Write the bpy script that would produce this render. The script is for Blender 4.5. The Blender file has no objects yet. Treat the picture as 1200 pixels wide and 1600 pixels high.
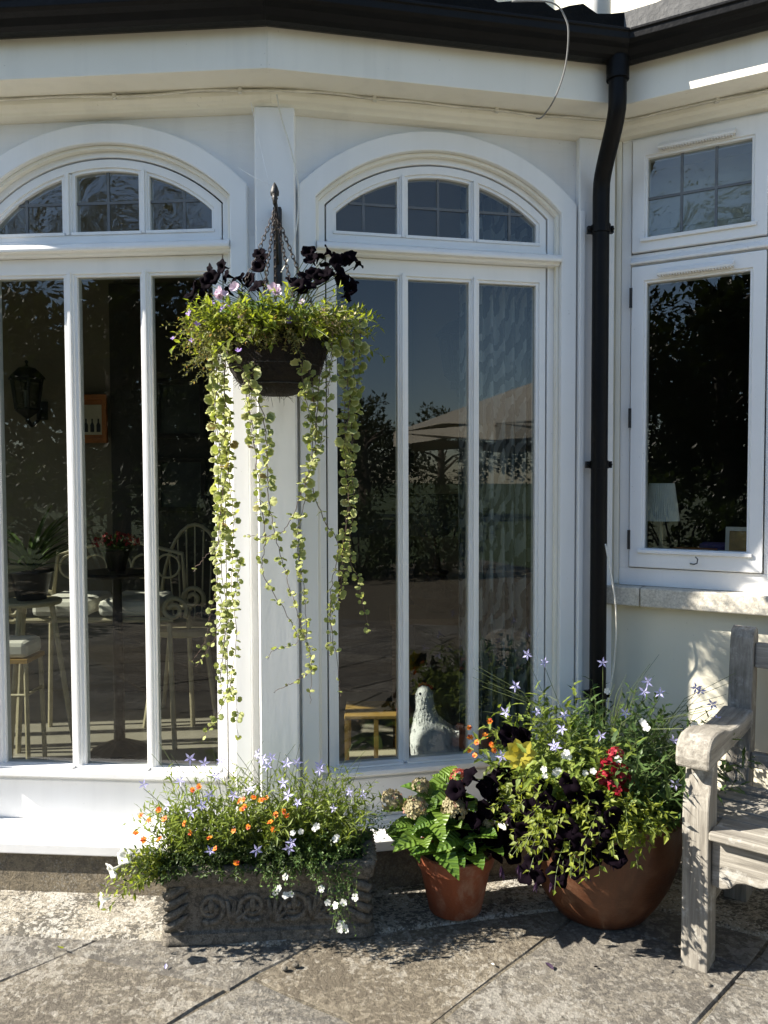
import bpy, bmesh, math, random
from mathutils import Vector, Matrix, Quaternion

# ------------------------------------------------------------------ camera, sky, sun, exposure
S = bpy.context.scene
COL = S.collection
CAM_H = 1.38
cam = bpy.data.objects.new('camera', bpy.data.cameras.new('camera'))
COL.objects.link(cam)
cam.data.sensor_fit = 'VERTICAL'
cam.data.sensor_height = 36.0
cam.data.lens = 36.0 * 1250 / 1600
cam.data.clip_start = 0.05
cam.data.clip_end = 600
cam.matrix_world = (Matrix.Translation((0, 0, CAM_H)) @ Matrix.Rotation(math.radians(90 - 2.3), 4, 'X')
                    @ Matrix.Rotation(math.radians(-0.2), 4, 'Z'))
S.camera = cam

SUN_PHI, SUN_EL = math.radians(6.0), math.radians(36)
sun_dir = Vector((-math.cos(SUN_PHI) * math.cos(SUN_EL), -math.sin(SUN_PHI) * math.cos(SUN_EL), math.sin(SUN_EL)))
W = bpy.data.worlds.new('World')
S.world = W
W.use_nodes = True
wn = W.node_tree
sky = wn.nodes.new('ShaderNodeTexSky')
sky.sky_type = 'NISHITA'
sky.sun_disc = False
sky.sun_elevation = SUN_EL
sky.sun_rotation = math.radians(270) - SUN_PHI
sky.air_density = 1.0
sky.dust_density = 0.25
sky.ozone_density = 2.2
bgn = wn.nodes['Background']
bgn.inputs['Strength'].default_value = 0.068
wn.links.new(sky.outputs[0], bgn.inputs['Color'])
sl = bpy.data.lights.new('sun', 'SUN')
sl.energy = 4.7
sl.angle = math.radians(0.5)
sl.color = (1.0, 0.93, 0.82)
sun = bpy.data.objects.new('sun', sl)
COL.objects.link(sun)
sun.rotation_euler = (-sun_dir).to_track_quat('-Z', 'Y').to_euler()
sun.location = (-6, 0, 8)
S.view_settings.view_transform = 'Standard'
S.view_settings.look = 'None'
S.view_settings.exposure = 1.72
S.view_settings.gamma = 1.0
S.view_settings.use_curve_mapping = False
try:
    S.cycles.max_bounces = 10
    S.cycles.transparent_max_bounces = 16
    S.cycles.sample_clamp_indirect = 6
except Exception:
    pass

# ------------------------------------------------------------------ helpers
PI = math.pi
rnd = random.Random(7)
ORG = {}


def V(*a):
    return Vector(a if len(a) > 1 else a[0])


class MB:
    def __init__(self):
        self.v, self.f = [], []

    def add(self, vs, fs):
        o = len(self.v)
        self.v += [tuple(p) for p in vs]
        self.f += [tuple(i + o for i in f) for f in fs]
        return self

    def box(self, x0, x1, y0, y1, z0, z1, M=None):
        p = [Vector((x, y, z)) for z in (z0, z1) for y in (y0, y1) for x in (x0, x1)]
        if M is not None:
            p = [M @ q for q in p]
        return self.add(p, [(0, 2, 3, 1), (4, 5, 7, 6), (0, 1, 5, 4), (2, 6, 7, 3), (0, 4, 6, 2), (1, 3, 7, 5)])

    def prism(self, poly, h0, h1, fn):
        """closed solid: polygon poly (a,b) between heights h0 and h1, fn(a,b,h)->point"""
        n = len(poly)
        vs = [fn(a, b, h0) for a, b in poly] + [fn(a, b, h1) for a, b in poly]
        fs = [tuple(range(n)), tuple(range(2 * n - 1, n - 1, -1))]
        fs += [(i, (i + 1) % n, n + (i + 1) % n, n + i) for i in range(n)]
        return self.add(vs, fs)

    def ring(self, outer, inner, h0, h1, fn, closed=True):
        """solid band between two lists of equal length"""
        n = len(outer)
        vs = [fn(a, b, h) for h in (h0, h1) for L in (outer, inner) for a, b in L]
        fs = []
        m = n if closed else n - 1
        for i in range(m):
            j = (i + 1) % n
            fs += [(i, j, n + j, n + i), (2 * n + i, 3 * n + i, 3 * n + j, 2 * n + j),
                   (i, 2 * n + i, 2 * n + j, j), (n + i, n + j, 3 * n + j, 3 * n + i)]
        if not closed:
            for i in (0, n - 1):
                fs.append((i, n + i, 3 * n + i, 2 * n + i))
        return self.add(vs, fs)

    def tube(self, pts, r, n=8, cap=True, closed=False):
        pts = [Vector(p) for p in pts]
        m = len(pts)
        rr = r if isinstance(r, (list, tuple)) else [r] * m
        vs, fs = [], []
        up = None
        for i in range(m):
            a = pts[(i - 1) % m] if (closed or i > 0) else pts[0]
            b = pts[(i + 1) % m] if (closed or i < m - 1) else pts[-1]
            t = (b - a).normalized() if (b - a).length > 1e-9 else Vector((0, 0, 1))
            if up is None:
                up = t.orthogonal().normalized()
            up = (up - t * up.dot(t))
            up = up.normalized() if up.length > 1e-6 else t.orthogonal().normalized()
            s = t.cross(up)
            for k in range(n):
                c, q = math.cos(2 * PI * k / n), math.sin(2 * PI * k / n)
                vs.append(pts[i] + (up * c + s * q) * rr[i])
        e = m if closed else m - 1
        for i in range(e):
            j = (i + 1) % m
            for k in range(n):
                l = (k + 1) % n
                fs.append((i * n + k, i * n + l, j * n + l, j * n + k))
        if cap and not closed:
            fs.append(tuple(range(n - 1, -1, -1)))
            fs.append(tuple((m - 1) * n + k for k in range(n)))
        return self.add(vs, fs)

    def lathe(self, prof, n=32, c=(0, 0, 0), close=False, wob=None):
        m = len(prof)
        vs, fs = [], []
        for r, z in prof:
            for k in range(n):
                a = 2 * PI * k / n
                q = r * (wob(a, z) if wob else 1)
                vs.append((c[0] + q * math.cos(a), c[1] + q * math.sin(a), c[2] + z))
        for i in range(m - 1):
            for k in range(n):
                l = (k + 1) % n
                fs.append((i * n + k, i * n + l, (i + 1) * n + l, (i + 1) * n + k))
        if close:
            fs.append(tuple(range(n - 1, -1, -1)))
            fs.append(tuple((m - 1) * n + k for k in range(n)))
        return self.add(vs, fs)

    def ball(self, c, r, n=10, sq=(1, 1, 1)):
        m = max(4, n // 2)
        prof = [(math.sin(PI * i / m), -math.cos(PI * i / m)) for i in range(m + 1)]
        vs, fs = [], []
        for i, (a, z) in enumerate(prof):
            for k in range(n):
                t = 2 * PI * k / n
                vs.append((c[0] + r * sq[0] * max(a, 1e-4) * math.cos(t), c[1] + r * sq[1] * max(a, 1e-4) * math.sin(t), c[2] + r * sq[2] * z))
        for i in range(m):
            for k in range(n):
                l = (k + 1) % n
                fs.append((i * n + k, i * n + l, (i + 1) * n + l, (i + 1) * n + k))
        return self.add(vs, fs)

    def leaf(self, b, d, nrm, L, w, fold=0.15, curl=0.0):
        """pointed folded leaf of four triangles: base b, direction d, upper side nrm"""
        d = d.normalized()
        s = d.cross(nrm)
        s = s.normalized() if s.length > 1e-6 else d.orthogonal().normalized()
        u = s.cross(d)
        m = b + d * L * 0.5 - u * w * fold
        q = b + d * L * 0.42 + u * L * curl * 0.4
        t = b + d * L - u * L * curl
        return self.add([b, q + s * w * 0.5, t, q - s * w * 0.5, m],
                        [(0, 1, 4), (1, 2, 4), (2, 3, 4), (3, 0, 4)])

    def leaf6(self, b, d, nrm, L, w, fold=0.12, curl=0.15, seg=4, ser=0.0):
        """longer leaf: seg rows, two sides about a midrib, arching down by curl"""
        d = d.normalized()
        s = d.cross(nrm)
        s = s.normalized() if s.length > 1e-6 else d.orthogonal().normalized()
        u = s.cross(d)
        vs, fs = [], []
        for i in range(seg + 1):
            t = i / seg
            wid = w * 0.5 * math.sin(PI * min(1, 0.06 + t ** 0.8 * 0.94)) ** 0.8
            if ser and 0 < i < seg:
                wid *= 1 + (ser if i % 2 else -ser)
            c = b + d * L * (t - 0.12 * curl * t * t) - u * (L * curl * t * t)
            up = u * wid * fold * 2
            vs += [c - s * wid + up, c, c + s * wid + up]
        for i in range(seg):
            a = i * 3
            fs += [(a, a + 1, a + 4, a + 3), (a + 1, a + 2, a + 5, a + 4)]
        return self.add(vs, fs)


def mesh_of(name, mb, smooth=False, recalc=True):
    me = bpy.data.meshes.new(name)
    me.from_pydata([tuple(p) for p in mb.v], [], mb.f)
    if recalc:
        bm = bmesh.new()
        bm.from_mesh(me)
        bmesh.ops.recalc_face_normals(bm, faces=bm.faces[:])
        bm.to_mesh(me)
        bm.free()
    if smooth:
        me.polygons.foreach_set('use_smooth', [True] * len(me.polygons))
    me.update()
    return me


def tag(o, label=None, cat=None, group=None, kind=None):
    if label: o['label'] = label
    if cat: o['category'] = cat
    if group: o['group'] = group
    if kind: o['kind'] = kind
    return o


def thing(name, label, cat, loc=(0, 0, 0), group=None, rotz=0.0):
    o = bpy.data.objects.new(name, None)
    o.empty_display_size = 0.1
    COL.objects.link(o)
    o.location = loc
    o.rotation_euler = (0, 0, rotz)
    ORG[o.name] = Vector(loc)
    return tag(o, label, cat, group)


def obj(name, mb, mat, parent=None, smooth=False, bevel=0.0, recalc=True, local=False, label=None, kind=None, auto=None):
    """ONE mesh object; vertices in world coordinates are moved into the frame of the parent thing"""
    org = Vector((0, 0, 0))
    if parent is not None and not local:
        org = ORG.get(parent.name, org)
    m2 = MB()
    m2.f = mb.f
    m2.v = [(p[0] - org.x, p[1] - org.y, p[2] - org.z) for p in mb.v]
    me = mesh_of(name, m2, smooth, recalc)
    me.materials.append(mat)
    o = bpy.data.objects.new(name, me)
    COL.objects.link(o)
    if parent is not None:
        o.parent = parent
        ORG[o.name] = org
    if bevel:
        b = o.modifiers.new('edges', 'BEVEL')
        b.width = bevel
        b.segments = 2
        b.limit_method = 'ANGLE'
        b.angle_limit = math.radians(35)
    if auto is not None:
        es = o.modifiers.new('split', 'EDGE_SPLIT')
        es.split_angle = math.radians(auto)
    return tag(o, label, None, None, kind)


def inst(name, me, parent, pos, quat=None, scale=1.0, label=None):
    """a piece that shares its mesh, placed in world coordinates under its thing"""
    o = bpy.data.objects.new(name, me)
    COL.objects.link(o)
    o.parent = parent
    p = Vector(pos) - ORG.get(parent.name, Vector((0, 0, 0)))
    q = quat if quat is not None else Quaternion()
    sc = scale if isinstance(scale, (tuple, list)) else (scale,) * 3
    o.matrix_local = Matrix.LocRotScale(p, q, Vector(sc))
    return tag(o, label)


def face_to(d, roll=0.0):
    return Vector(d).to_track_quat('Z', 'Y') @ Quaternion((0, 0, 1), roll)


def rvec(r=rnd):
    while True:
        p = Vector((r.uniform(-1, 1), r.uniform(-1, 1), r.uniform(-1, 1)))
        if 0.05 < p.length < 1:
            return p.normalized()


# ------------------------------------------------------------------ materials
def nmat(name):
    m = bpy.data.materials.new(name)
    m.use_nodes = True
    nt = m.node_tree
    return m, nt, nt.nodes['Principled BSDF'], nt.nodes['Material Output']


def nd(nt, t, **kw):
    n = nt.nodes.new(t)
    for k, v in kw.items():
        if k in n.inputs.keys():
            n.inputs[k].default_value = v
        else:
            setattr(n, k, v)
    return n


def mixc(nt, fac, a, b, blend='MIX'):
    n = nt.nodes.new('ShaderNodeMix')
    n.data_type = 'RGBA'
    n.blend_type = blend
    for k, v in ((0, fac), (6, a), (7, b)):
        if hasattr(v, 'links'):
            nt.links.new(v, n.inputs[k])
        elif k == 0:
            n.inputs[0].default_value = v
        else:
            n.inputs[k].default_value = (*v, 1)
    return n.outputs[2]


def ramp(nt, fac, stops):
    n = nt.nodes.new('ShaderNodeValToRGB')
    while len(n.color_ramp.elements) < len(stops):
        n.color_ramp.elements.new(0.5)
    for e, (p, c) in zip(n.color_ramp.elements, stops):
        e.position = p
        e.color = (*c, 1) if isinstance(c, tuple) else (c, c, c, 1)
    nt.links.new(fac, n.inputs[0])
    return n.outputs[0]


def noise(nt, scale, detail=4, rough=0.55, coord=None, dist=0.0):
    n = nd(nt, 'ShaderNodeTexNoise', Scale=scale, Detail=detail, Roughness=rough, Distortion=dist)
    if coord is not None:
        nt.links.new(coord, n.inputs['Vector'])
    return n.outputs['Fac']


def pos(nt, scale=None):
    """position in the object's own frame"""
    c = nt.nodes.new('ShaderNodeTexCoord').outputs['Object']
    if scale:
        m = nd(nt, 'ShaderNodeMapping')
        m.inputs['Scale'].default_value = scale
        nt.links.new(c, m.inputs['Vector'])
        c = m.outputs[0]
    return c


def bump(nt, bsdf, h, strength=0.3, dist=0.01):
    b = nd(nt, 'ShaderNodeBump', Strength=strength, Distance=dist)
    nt.links.new(h, b.inputs['Height'])
    nt.links.new(b.outputs[0], bsdf.inputs['Normal'])
    return b


def paint(name, c, rough=0.4, dirt=0.12, grain=False):
    m, nt, p, _ = nmat(name)
    co = pos(nt)
    a = noise(nt, 3.0, 6, 0.6, co)
    col = mixc(nt, ramp(nt, a, [(0.35, 0.0), (0.75, dirt * 2)]), c, tuple(x * y for x, y in zip(c, (0.80, 0.78, 0.70))))
    st = noise(nt, 9, 4, 0.6, pos(nt, (1, 1, 0.05)))
    col = mixc(nt, ramp(nt, st, [(0.52, 0.0), (0.72, dirt * 2.0)]), col, tuple(x * 0.74 for x in c))
    sp = noise(nt, 95, 2, 0.5, co)
    col = mixc(nt, ramp(nt, sp, [(0.73, 0.0), (0.79, dirt * 2.4)]), col, (0.22, 0.2, 0.16))
    nt.links.new(col, p.inputs['Base Color'])
    p.inputs['Roughness'].default_value = rough
    b = noise(nt, 14, 5, 0.6, pos(nt, (1, 1, 0.25) if not grain else (0.3, 0.3, 3.0)))
    bump(nt, p, b, 0.16 if not grain else 0.5, 0.006)
    return m


def plain(name, c, rough=0.5, metal=0.0, bumpy=0.0, bscale=60, var=0.25, spec=None):
    m, nt, p, _ = nmat(name)
    co = pos(nt)
    a = noise(nt, bscale * 0.25, 5, 0.6, co)
    nt.links.new(mixc(nt, ramp(nt, a, [(0.3, 0.0), (0.7, 1.0)]), tuple(x * (1 - var) for x in c), tuple(min(1, x * (1 + var * 0.6)) for x in c)), p.inputs['Base Color'])
    p.inputs['Roughness'].default_value = rough
    p.inputs['Metallic'].default_value = metal
    if spec is not None:
        p.inputs['Specular IOR Level'].default_value = spec
    if bumpy:
        bump(nt, p, noise(nt, bscale, 6, 0.65, co), bumpy, 0.01)
    return m


def mathv(nt, op, a, v):
    n = nd(nt, 'ShaderNodeMath', operation=op)
    nt.links.new(a, n.inputs[0])
    n.inputs[1].default_value = v
    return n.outputs[0]


def stone(name, base, dark, light, sc=1.0, lichen=0.55, bstr=0.6, rndtint=0.0, speck=False):
    m, nt, p, _ = nmat(name)
    co = pos(nt)
    a = noise(nt, 2.2 * sc, 6, 0.65, co)
    col = mixc(nt, ramp(nt, a, [(0.3, 0.0), (0.7, 1.0)]), base, tuple((x + y) / 2 for x, y in zip(base, dark)))
    b = noise(nt, 22 * sc, 8, 0.72, co, 0.4)
    col = mixc(nt, ramp(nt, b, [(0.47, 0.0), (0.56, 0.85)]), col, dark)
    v = nd(nt, 'ShaderNodeTexVoronoi', Scale=62 * sc)
    nt.links.new(co, v.inputs['Vector'])
    mask = noise(nt, 5 * sc, 4, 0.6, co)
    k = nd(nt, 'ShaderNodeMath', operation='MULTIPLY')
    nt.links.new(ramp(nt, v.outputs['Distance'], [(0.2, 1.0), (0.5, 0.0)]), k.inputs[0])
    nt.links.new(ramp(nt, mask, [(0.42, 0.0), (0.6, lichen)]), k.inputs[1])
    col = mixc(nt, k.outputs[0], col, light)
    if speck:
        # crusty dark lichen in drifts of small sharp spots
        s1 = noise(nt, 42 * sc, 3, 0.55, pos(nt, (1.0, 1.35, 1.0)), 0.6)
        s2 = noise(nt, 3.1 * sc, 5, 0.65, co)
        th = nd(nt, 'ShaderNodeMath', operation='ADD')
        nt.links.new(s1, th.inputs[0]); nt.links.new(s2, th.inputs[1])
        col = mixc(nt, ramp(nt, mathv(nt, 'MULTIPLY', th.outputs[0], 0.5), [(0.505, 0.0), (0.535, 0.8)]), col, (0.046, 0.043, 0.039))
        s3 = noise(nt, 30 * sc, 4, 0.6, pos(nt, (1.2, 1.0, 1.0)), 0.4)
        s4 = noise(nt, 2.3 * sc, 4, 0.6, pos(nt, (1.0, 1.2, 3.0)))
        a2 = nd(nt, 'ShaderNodeMath', operation='ADD')
        nt.links.new(s3, a2.inputs[0]); nt.links.new(s4, a2.inputs[1])
        col = mixc(nt, ramp(nt, mathv(nt, 'MULTIPLY', a2.outputs[0], 0.5), [(0.53, 0.0), (0.56, 0.75)]), col, light)
    c2 = noise(nt, 120 * sc, 4, 0.7, co)
    col = mixc(nt, ramp(nt, c2, [(0.35, 0.55), (0.6, 0.0)]), col, tuple(x * 0.45 for x in dark))
    if rndtint:
        oi = nd(nt, 'ShaderNodeObjectInfo')
        col = mixc(nt, rndtint, col, ramp(nt, oi.outputs['Random'], [(0.0, (0.28, 0.22, 0.14)), (0.5, (0.22, 0.21, 0.2)), (1.0, (0.36, 0.32, 0.25))]))
    nt.links.new(col, p.inputs['Base Color'])
    p.inputs['Roughness'].default_value = 0.9
    p.inputs['Specular IOR Level'].default_value = 0.25
    h = nd(nt, 'ShaderNodeMath', operation='ADD')
    nt.links.new(b, h.inputs[0])
    nt.links.new(noise(nt, 70 * sc, 6, 0.7, co), h.inputs[1])
    bump(nt, p, h.outputs[0], bstr, 0.012)
    return m


def leafmat(name, ca, cb, tr=0.4, rough=0.5, tint=(1.25, 1.2, 0.6), per='island', third=None, spec=0.35, edge=None, vein=0.0):
    m, nt, p, out = nmat(name)
    if per == 'island':
        r = nd(nt, 'ShaderNodeNewGeometry').outputs['Random Per Island']
    else:
        r = nd(nt, 'ShaderNodeObjectInfo').outputs['Random']
    st = [(0.0, ca), (1.0, cb)] if third is None else [(0.0, ca), (0.9, cb), (0.955, third), (1.0, third)]
    col = ramp(nt, r, st)
    n = noise(nt, 40, 3, 0.6, pos(nt))
    col = mixc(nt, ramp(nt, n, [(0.3, 0.35), (0.65, 0.0)]), col, tuple(x * 0.6 for x in ca))
    if edge:
        # pale margin of a round leaf (mesh about one unit across, centred at x = 0.62)
        dn = nd(nt, 'ShaderNodeVectorMath', operation='DISTANCE')
        nt.links.new(pos(nt), dn.inputs[0])
        dn.inputs[1].default_value = (0.60, 0, 0)
        e2 = nd(nt, 'ShaderNodeMath', operation='ADD')
        nt.links.new(dn.outputs['Value'], e2.inputs[0])
        nt.links.new(mathv(nt, 'MULTIPLY', noise(nt, 3.0, 3, 0.6, pos(nt)), 0.3), e2.inputs[1])
        col = mixc(nt, ramp(nt, e2.outputs[0], [(0.66, 0.0), (0.76, 0.85)]), col, edge)
    if vein:
        sp = nd(nt, 'ShaderNodeSeparateXYZ')
        nt.links.new(pos(nt), sp.inputs[0])
        ay = mathv(nt, 'ABSOLUTE', sp.outputs[1], 0)
        q = nd(nt, 'ShaderNodeMath', operation='SUBTRACT')
        nt.links.new(sp.outputs[0], q.inputs[0]); nt.links.new(mathv(nt, 'MULTIPLY', ay, 0.8), q.inputs[1])
        w = mathv(nt, 'SINE', mathv(nt, 'MULTIPLY', q.outputs[0], 2 * PI / vein), 0)
        col = mixc(nt, ramp(nt, w, [(0.80, 0.0), (1.0, 0.45)]), col, tuple(min(1, x * 1.7) for x in cb))
        bump(nt, p, w, 0.6, 0.003)
    nt.links.new(col, p.inputs['Base Color'])
    p.inputs['Roughness'].default_value = rough
    p.inputs['Specular IOR Level'].default_value = spec
    t = nd(nt, 'ShaderNodeBsdfTranslucent')
    nt.links.new(mixc(nt, 1.0, col, tint, 'MULTIPLY'), t.inputs['Color'])
    x = nd(nt, 'ShaderNodeMixShader', Fac=tr)
    nt.links.new(p.outputs[0], x.inputs[1])
    nt.links.new(t.outputs[0], x.inputs[2])
    nt.links.new(x.outputs[0], out.inputs['Surface'])
    return m


def glassmat(name, ior=1.75, ripple=0.0, tint=(0.62, 0.65, 0.63)):
    m, nt, p, out = nmat(name)
    nt.nodes.remove(p)
    # Schlick reflectance, the same from both sides of the pane
    lw = nd(nt, 'ShaderNodeLayerWeight', Blend=0.5)
    f0 = ((ior - 1) / (ior + 1)) ** 2
    pw = mathv(nt, 'POWER', lw.outputs['Facing'], 5.0)
    fr = nd(nt, 'ShaderNodeMath', operation='ADD')
    nt.links.new(mathv(nt, 'MULTIPLY', pw, 1 - f0), fr.inputs[0])
    fr.inputs[1].default_value = f0
    tr = nd(nt, 'ShaderNodeBsdfTransparent', Color=(*tint, 1))
    gl = nd(nt, 'ShaderNodeBsdfGlossy', Roughness=0.0)
    b = nd(nt, 'ShaderNodeBump', Strength=0.5 if ripple else 0.05, Distance=ripple if ripple else 0.002)
    nt.links.new(noise(nt, 9 if ripple else 3, 3 if ripple else 2, 0.55, pos(nt), 1.2 if ripple else 0.0), b.inputs['Height'])
    nt.links.new(b.outputs[0], gl.inputs['Normal'])
    x = nd(nt, 'ShaderNodeMixShader')
    nt.links.new(fr.outputs[0], x.inputs[0])
    nt.links.new(tr.outputs[0], x.inputs[1])
    nt.links.new(gl.outputs[0], x.inputs[2])
    nt.links.new(x.outputs[0], out.inputs['Surface'])
    return m


def woodmat(name, ca, cb, cc):
    m, nt, p, _ = nmat(name)
    co = pos(nt, (1.6, 28, 28))
    a = noise(nt, 2.0, 8, 0.7, co, 0.3)
    col = ramp(nt, a, [(0.3, ca), (0.5, cb), (0.68, cc)])
    l = noise(nt, 9, 8, 0.75, pos(nt))
    col = mixc(nt, ramp(nt, l, [(0.55, 0.0), (0.66, 0.7)]), col, (0.50, 0.49, 0.45))
    l2 = noise(nt, 5, 6, 0.7, pos(nt, (1, 1.3, 0.9)))
    col = mixc(nt, ramp(nt, l2, [(0.55, 0.0), (0.72, 0.55)]), col, (0.10, 0.09, 0.075))
    nt.links.new(col, p.inputs['Base Color'])
    p.inputs['Roughness'].default_value = 0.85
    p.inputs['Specular IOR Level'].default_value = 0.2
    bump(nt, p, a, 0.7, 0.006)
    return m


def potmat(name, c, dk, bloom, rough, amt):
    m, nt, p, _ = nmat(name)
    co = pos(nt)
    a = noise(nt, 7, 6, 0.65, pos(nt, (1, 1, 0.45)), 0.5)
    col = mixc(nt, ramp(nt, a, [(0.35, 0.0), (0.65, 1.0)]), c, dk)
    b = noise(nt, 11, 8, 0.75, pos(nt, (1, 1, 0.7)), 0.3)
    col = mixc(nt, ramp(nt, b, [(0.52, 0.0), (0.72, amt)]), col, bloom)
    d = noise(nt, 130, 3, 0.6, co)
    col = mixc(nt, ramp(nt, d, [(0.66, 0.0), (0.72, 0.6)]), col, tuple(x * 0.4 for x in dk))
    nt.links.new(col, p.inputs['Base Color'])
    nt.links.new(ramp(nt, b, [(0.4, rough), (0.7, min(1.0, rough + 0.35))]), p.inputs['Roughness'])
    bump(nt, p, noise(nt, 30, 8, 0.7, pos(nt, (0.6, 0.6, 2.2))), 0.3, 0.006)
    return m


M = dict(
    felt=plain('black_roof_felt', (0.006, 0.006, 0.006), 0.8, 0, 0.6, 25, 0.5, 0.12),
    white=paint('white_paint', (0.82, 0.82, 0.815), 0.35, 0.13),
    rough_white=paint('white_paint_on_boards', (0.76, 0.765, 0.77), 0.5, 0.14, True),
    cream=paint('cream_paint', (0.83, 0.80, 0.71), 0.5, 0.16),
    render=paint('cream_render', (0.74, 0.70, 0.57), 0.75, 0.14),
    black=plain('black_gutter_paint', (0.005, 0.005, 0.0055), 0.45, 0, 0.25, 40, 0.3, 0.16),
    lead=plain('grey_lead', (0.09, 0.09, 0.09), 0.7, 0, 0.6, 25, 0.5),
    iron=plain('black_iron', (0.012, 0.011, 0.011), 0.5, 0.0, 0.3, 80),
    rust=plain('rusty_chain', (0.03, 0.02, 0.016), 0.6, 0.3, 0.2, 80, 0.5),
    dark=plain('dark_gap', (0.02, 0.02, 0.02), 0.8),
    leadline=plain('lead_came', (0.12, 0.13, 0.14), 0.5),
    sillstone=stone('sill_stone', (0.66, 0.62, 0.53), (0.54, 0.50, 0.42), (0.70, 0.68, 0.62), 1.0, 0.3, 0.2),
    plinth=stone('plinth_stone', (0.27, 0.225, 0.155), (0.14, 0.12, 0.09), (0.44, 0.42, 0.38), 1.6, 0.4, 0.7),
    kerb=stone('kerb_stone', (0.46, 0.42, 0.34), (0.29, 0.26, 0.21), (0.62, 0.60, 0.54), 1.7, 0.9, 0.9, speck=True),
    paving=stone('paving_stone', (0.235, 0.213, 0.17), (0.095, 0.087, 0.073), (0.36, 0.345, 0.305), 1.0, 0.8, 0.9, 0.25, speck=True),
    joint=stone('joint_sand', (0.24, 0.21, 0.155), (0.07, 0.06, 0.045), (0.2, 0.19, 0.16), 2.0, 0.2, 0.6),
    trough=stone('carved_trough_stone', (0.27, 0.24, 0.195), (0.10, 0.09, 0.073), (0.33, 0.31, 0.27), 2.4, 0.45, 0.7),
    terra=potmat('terracotta', (0.25, 0.068, 0.026), (0.16, 0.045, 0.018), (0.32, 0.22, 0.16), 0.6, 0.85),
    glazed=potmat('glazed_terracotta', (0.105, 0.034, 0.011), (0.055, 0.019, 0.007), (0.18, 0.095, 0.05), 0.38, 0.6),
    coir=plain('coir', (0.012, 0.007, 0.004), 0.95, 0, 0.9, 60, 0.6),
    soil=plain('soil', (0.02, 0.014, 0.01), 0.95, 0, 0.8, 60),
    wood=woodmat('weathered_teak', (0.12, 0.108, 0.092), (0.24, 0.222, 0.19), (0.34, 0.32, 0.28)),
    glass=glassmat('window_glass', 1.78),
    ripple=glassmat('old_rippled_glass', 1.95, 0.0045),
    lawn=plain('lawn', (0.05, 0.075, 0.02), 0.9, 0, 0.6, 30),
    cable=plain('white_cable', (0.72, 0.70, 0.63), 0.5),
    greycable=plain('grey_cable', (0.2, 0.2, 0.2), 0.45),
    web=plain('cobweb_silk', (0.85, 0.85, 0.85), 0.4),
)

# ------------------------------------------------------------------ plan of the house front
def dirl(a):
    return Vector((-math.cos(math.radians(a)), math.sin(math.radians(a))))


K = Vector((-0.367, 2.70))
P1 = K + dirl(4.5) * 1.21
P0 = P1 + dirl(21) * 1.17
PM = P0 + dirl(37.5) * 1.17
Q = K + Vector((math.cos(math.radians(12)), math.sin(math.radians(12)))) * 1.244
WE = Q + Vector((math.cos(math.radians(30)), -math.sin(math.radians(30)))) * 2.6
WL = PM + Vector((-5.0, 0.0))
PATH = [WL, PM, P0, P1, K, Q, WE]     # indices 0..6, left to right
SEG = {'far': 1, 'side': 2, 'left': 3, 'right': 4, 'wall': 5}


def seg_n(i):
    t = (PATH[i + 1] - PATH[i]).normalized()
    return Vector((t.y, -t.x))


def off(i, d):
    """vertex i of the house front moved out by d, mitred"""
    if i == 0:
        return PATH[0] + seg_n(0) * d
    if i == len(PATH) - 1:
        return PATH[-1] + seg_n(i - 1) * d
    a, b = seg_n(i - 1), seg_n(i)
    m = (a + b).normalized()
    return PATH[i] + m * (d / max(0.2, m.dot(a)))


def sweep(mb, prof, i0, i1, jig=None):
    n = len(prof)
    vs, fs = [], []
    for i in range(i0, i1 + 1):
        for d, z in prof:
            p = off(i, d)
            vs.append((p.x, p.y, z))
    for k in range(i1 - i0):
        for j in range(n):
            l = (j + 1) % n
            fs.append((k * n + j, k * n + l, (k + 1) * n + l, (k + 1) * n + j))
    fs.append(tuple(range(n)))
    fs.append(tuple((i1 - i0) * n + j for j in range(n - 1, -1, -1)))
    return mb.add(vs, fs)


class Facet:
    def __init__(self, i):
        self.A, self.B = PATH[i], PATH[i + 1]
        self.t = (self.B - self.A).normalized()
        self.n = Vector((self.t.y, -self.t.x))
        self.len = (self.B - self.A).length

    def p(self, s, z, d):
        q = self.A + self.t * s + self.n * d
        return Vector((q.x, q.y, z))

    def box(self, mb, s0, s1, d0, d1, z0, z1):
        return mb.prism([(s0, z0), (s1, z0), (s1, z1), (s0, z1)], d0, d1, self.p)


# ------------------------------------------------------------------ ground
m = MB()
m.add([(-150, -300, -0.09), (150, -300, -0.09), (150, 100, -0.09), (-150, 100, -0.09)], [(0, 1, 2, 3)])
tag(obj('lawn', m, M['lawn'], recalc=False), kind='structure')
m = MB()
m.box(-7, 6, -6.5, 3.9, -0.12, -0.0045)
terrace = tag(obj('terrace', m, M['joint'], recalc=False), kind='structure')

ang = math.radians(46)
AX = Vector((math.cos(ang), math.sin(ang)))
slab_rng = random.Random(21)


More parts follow.
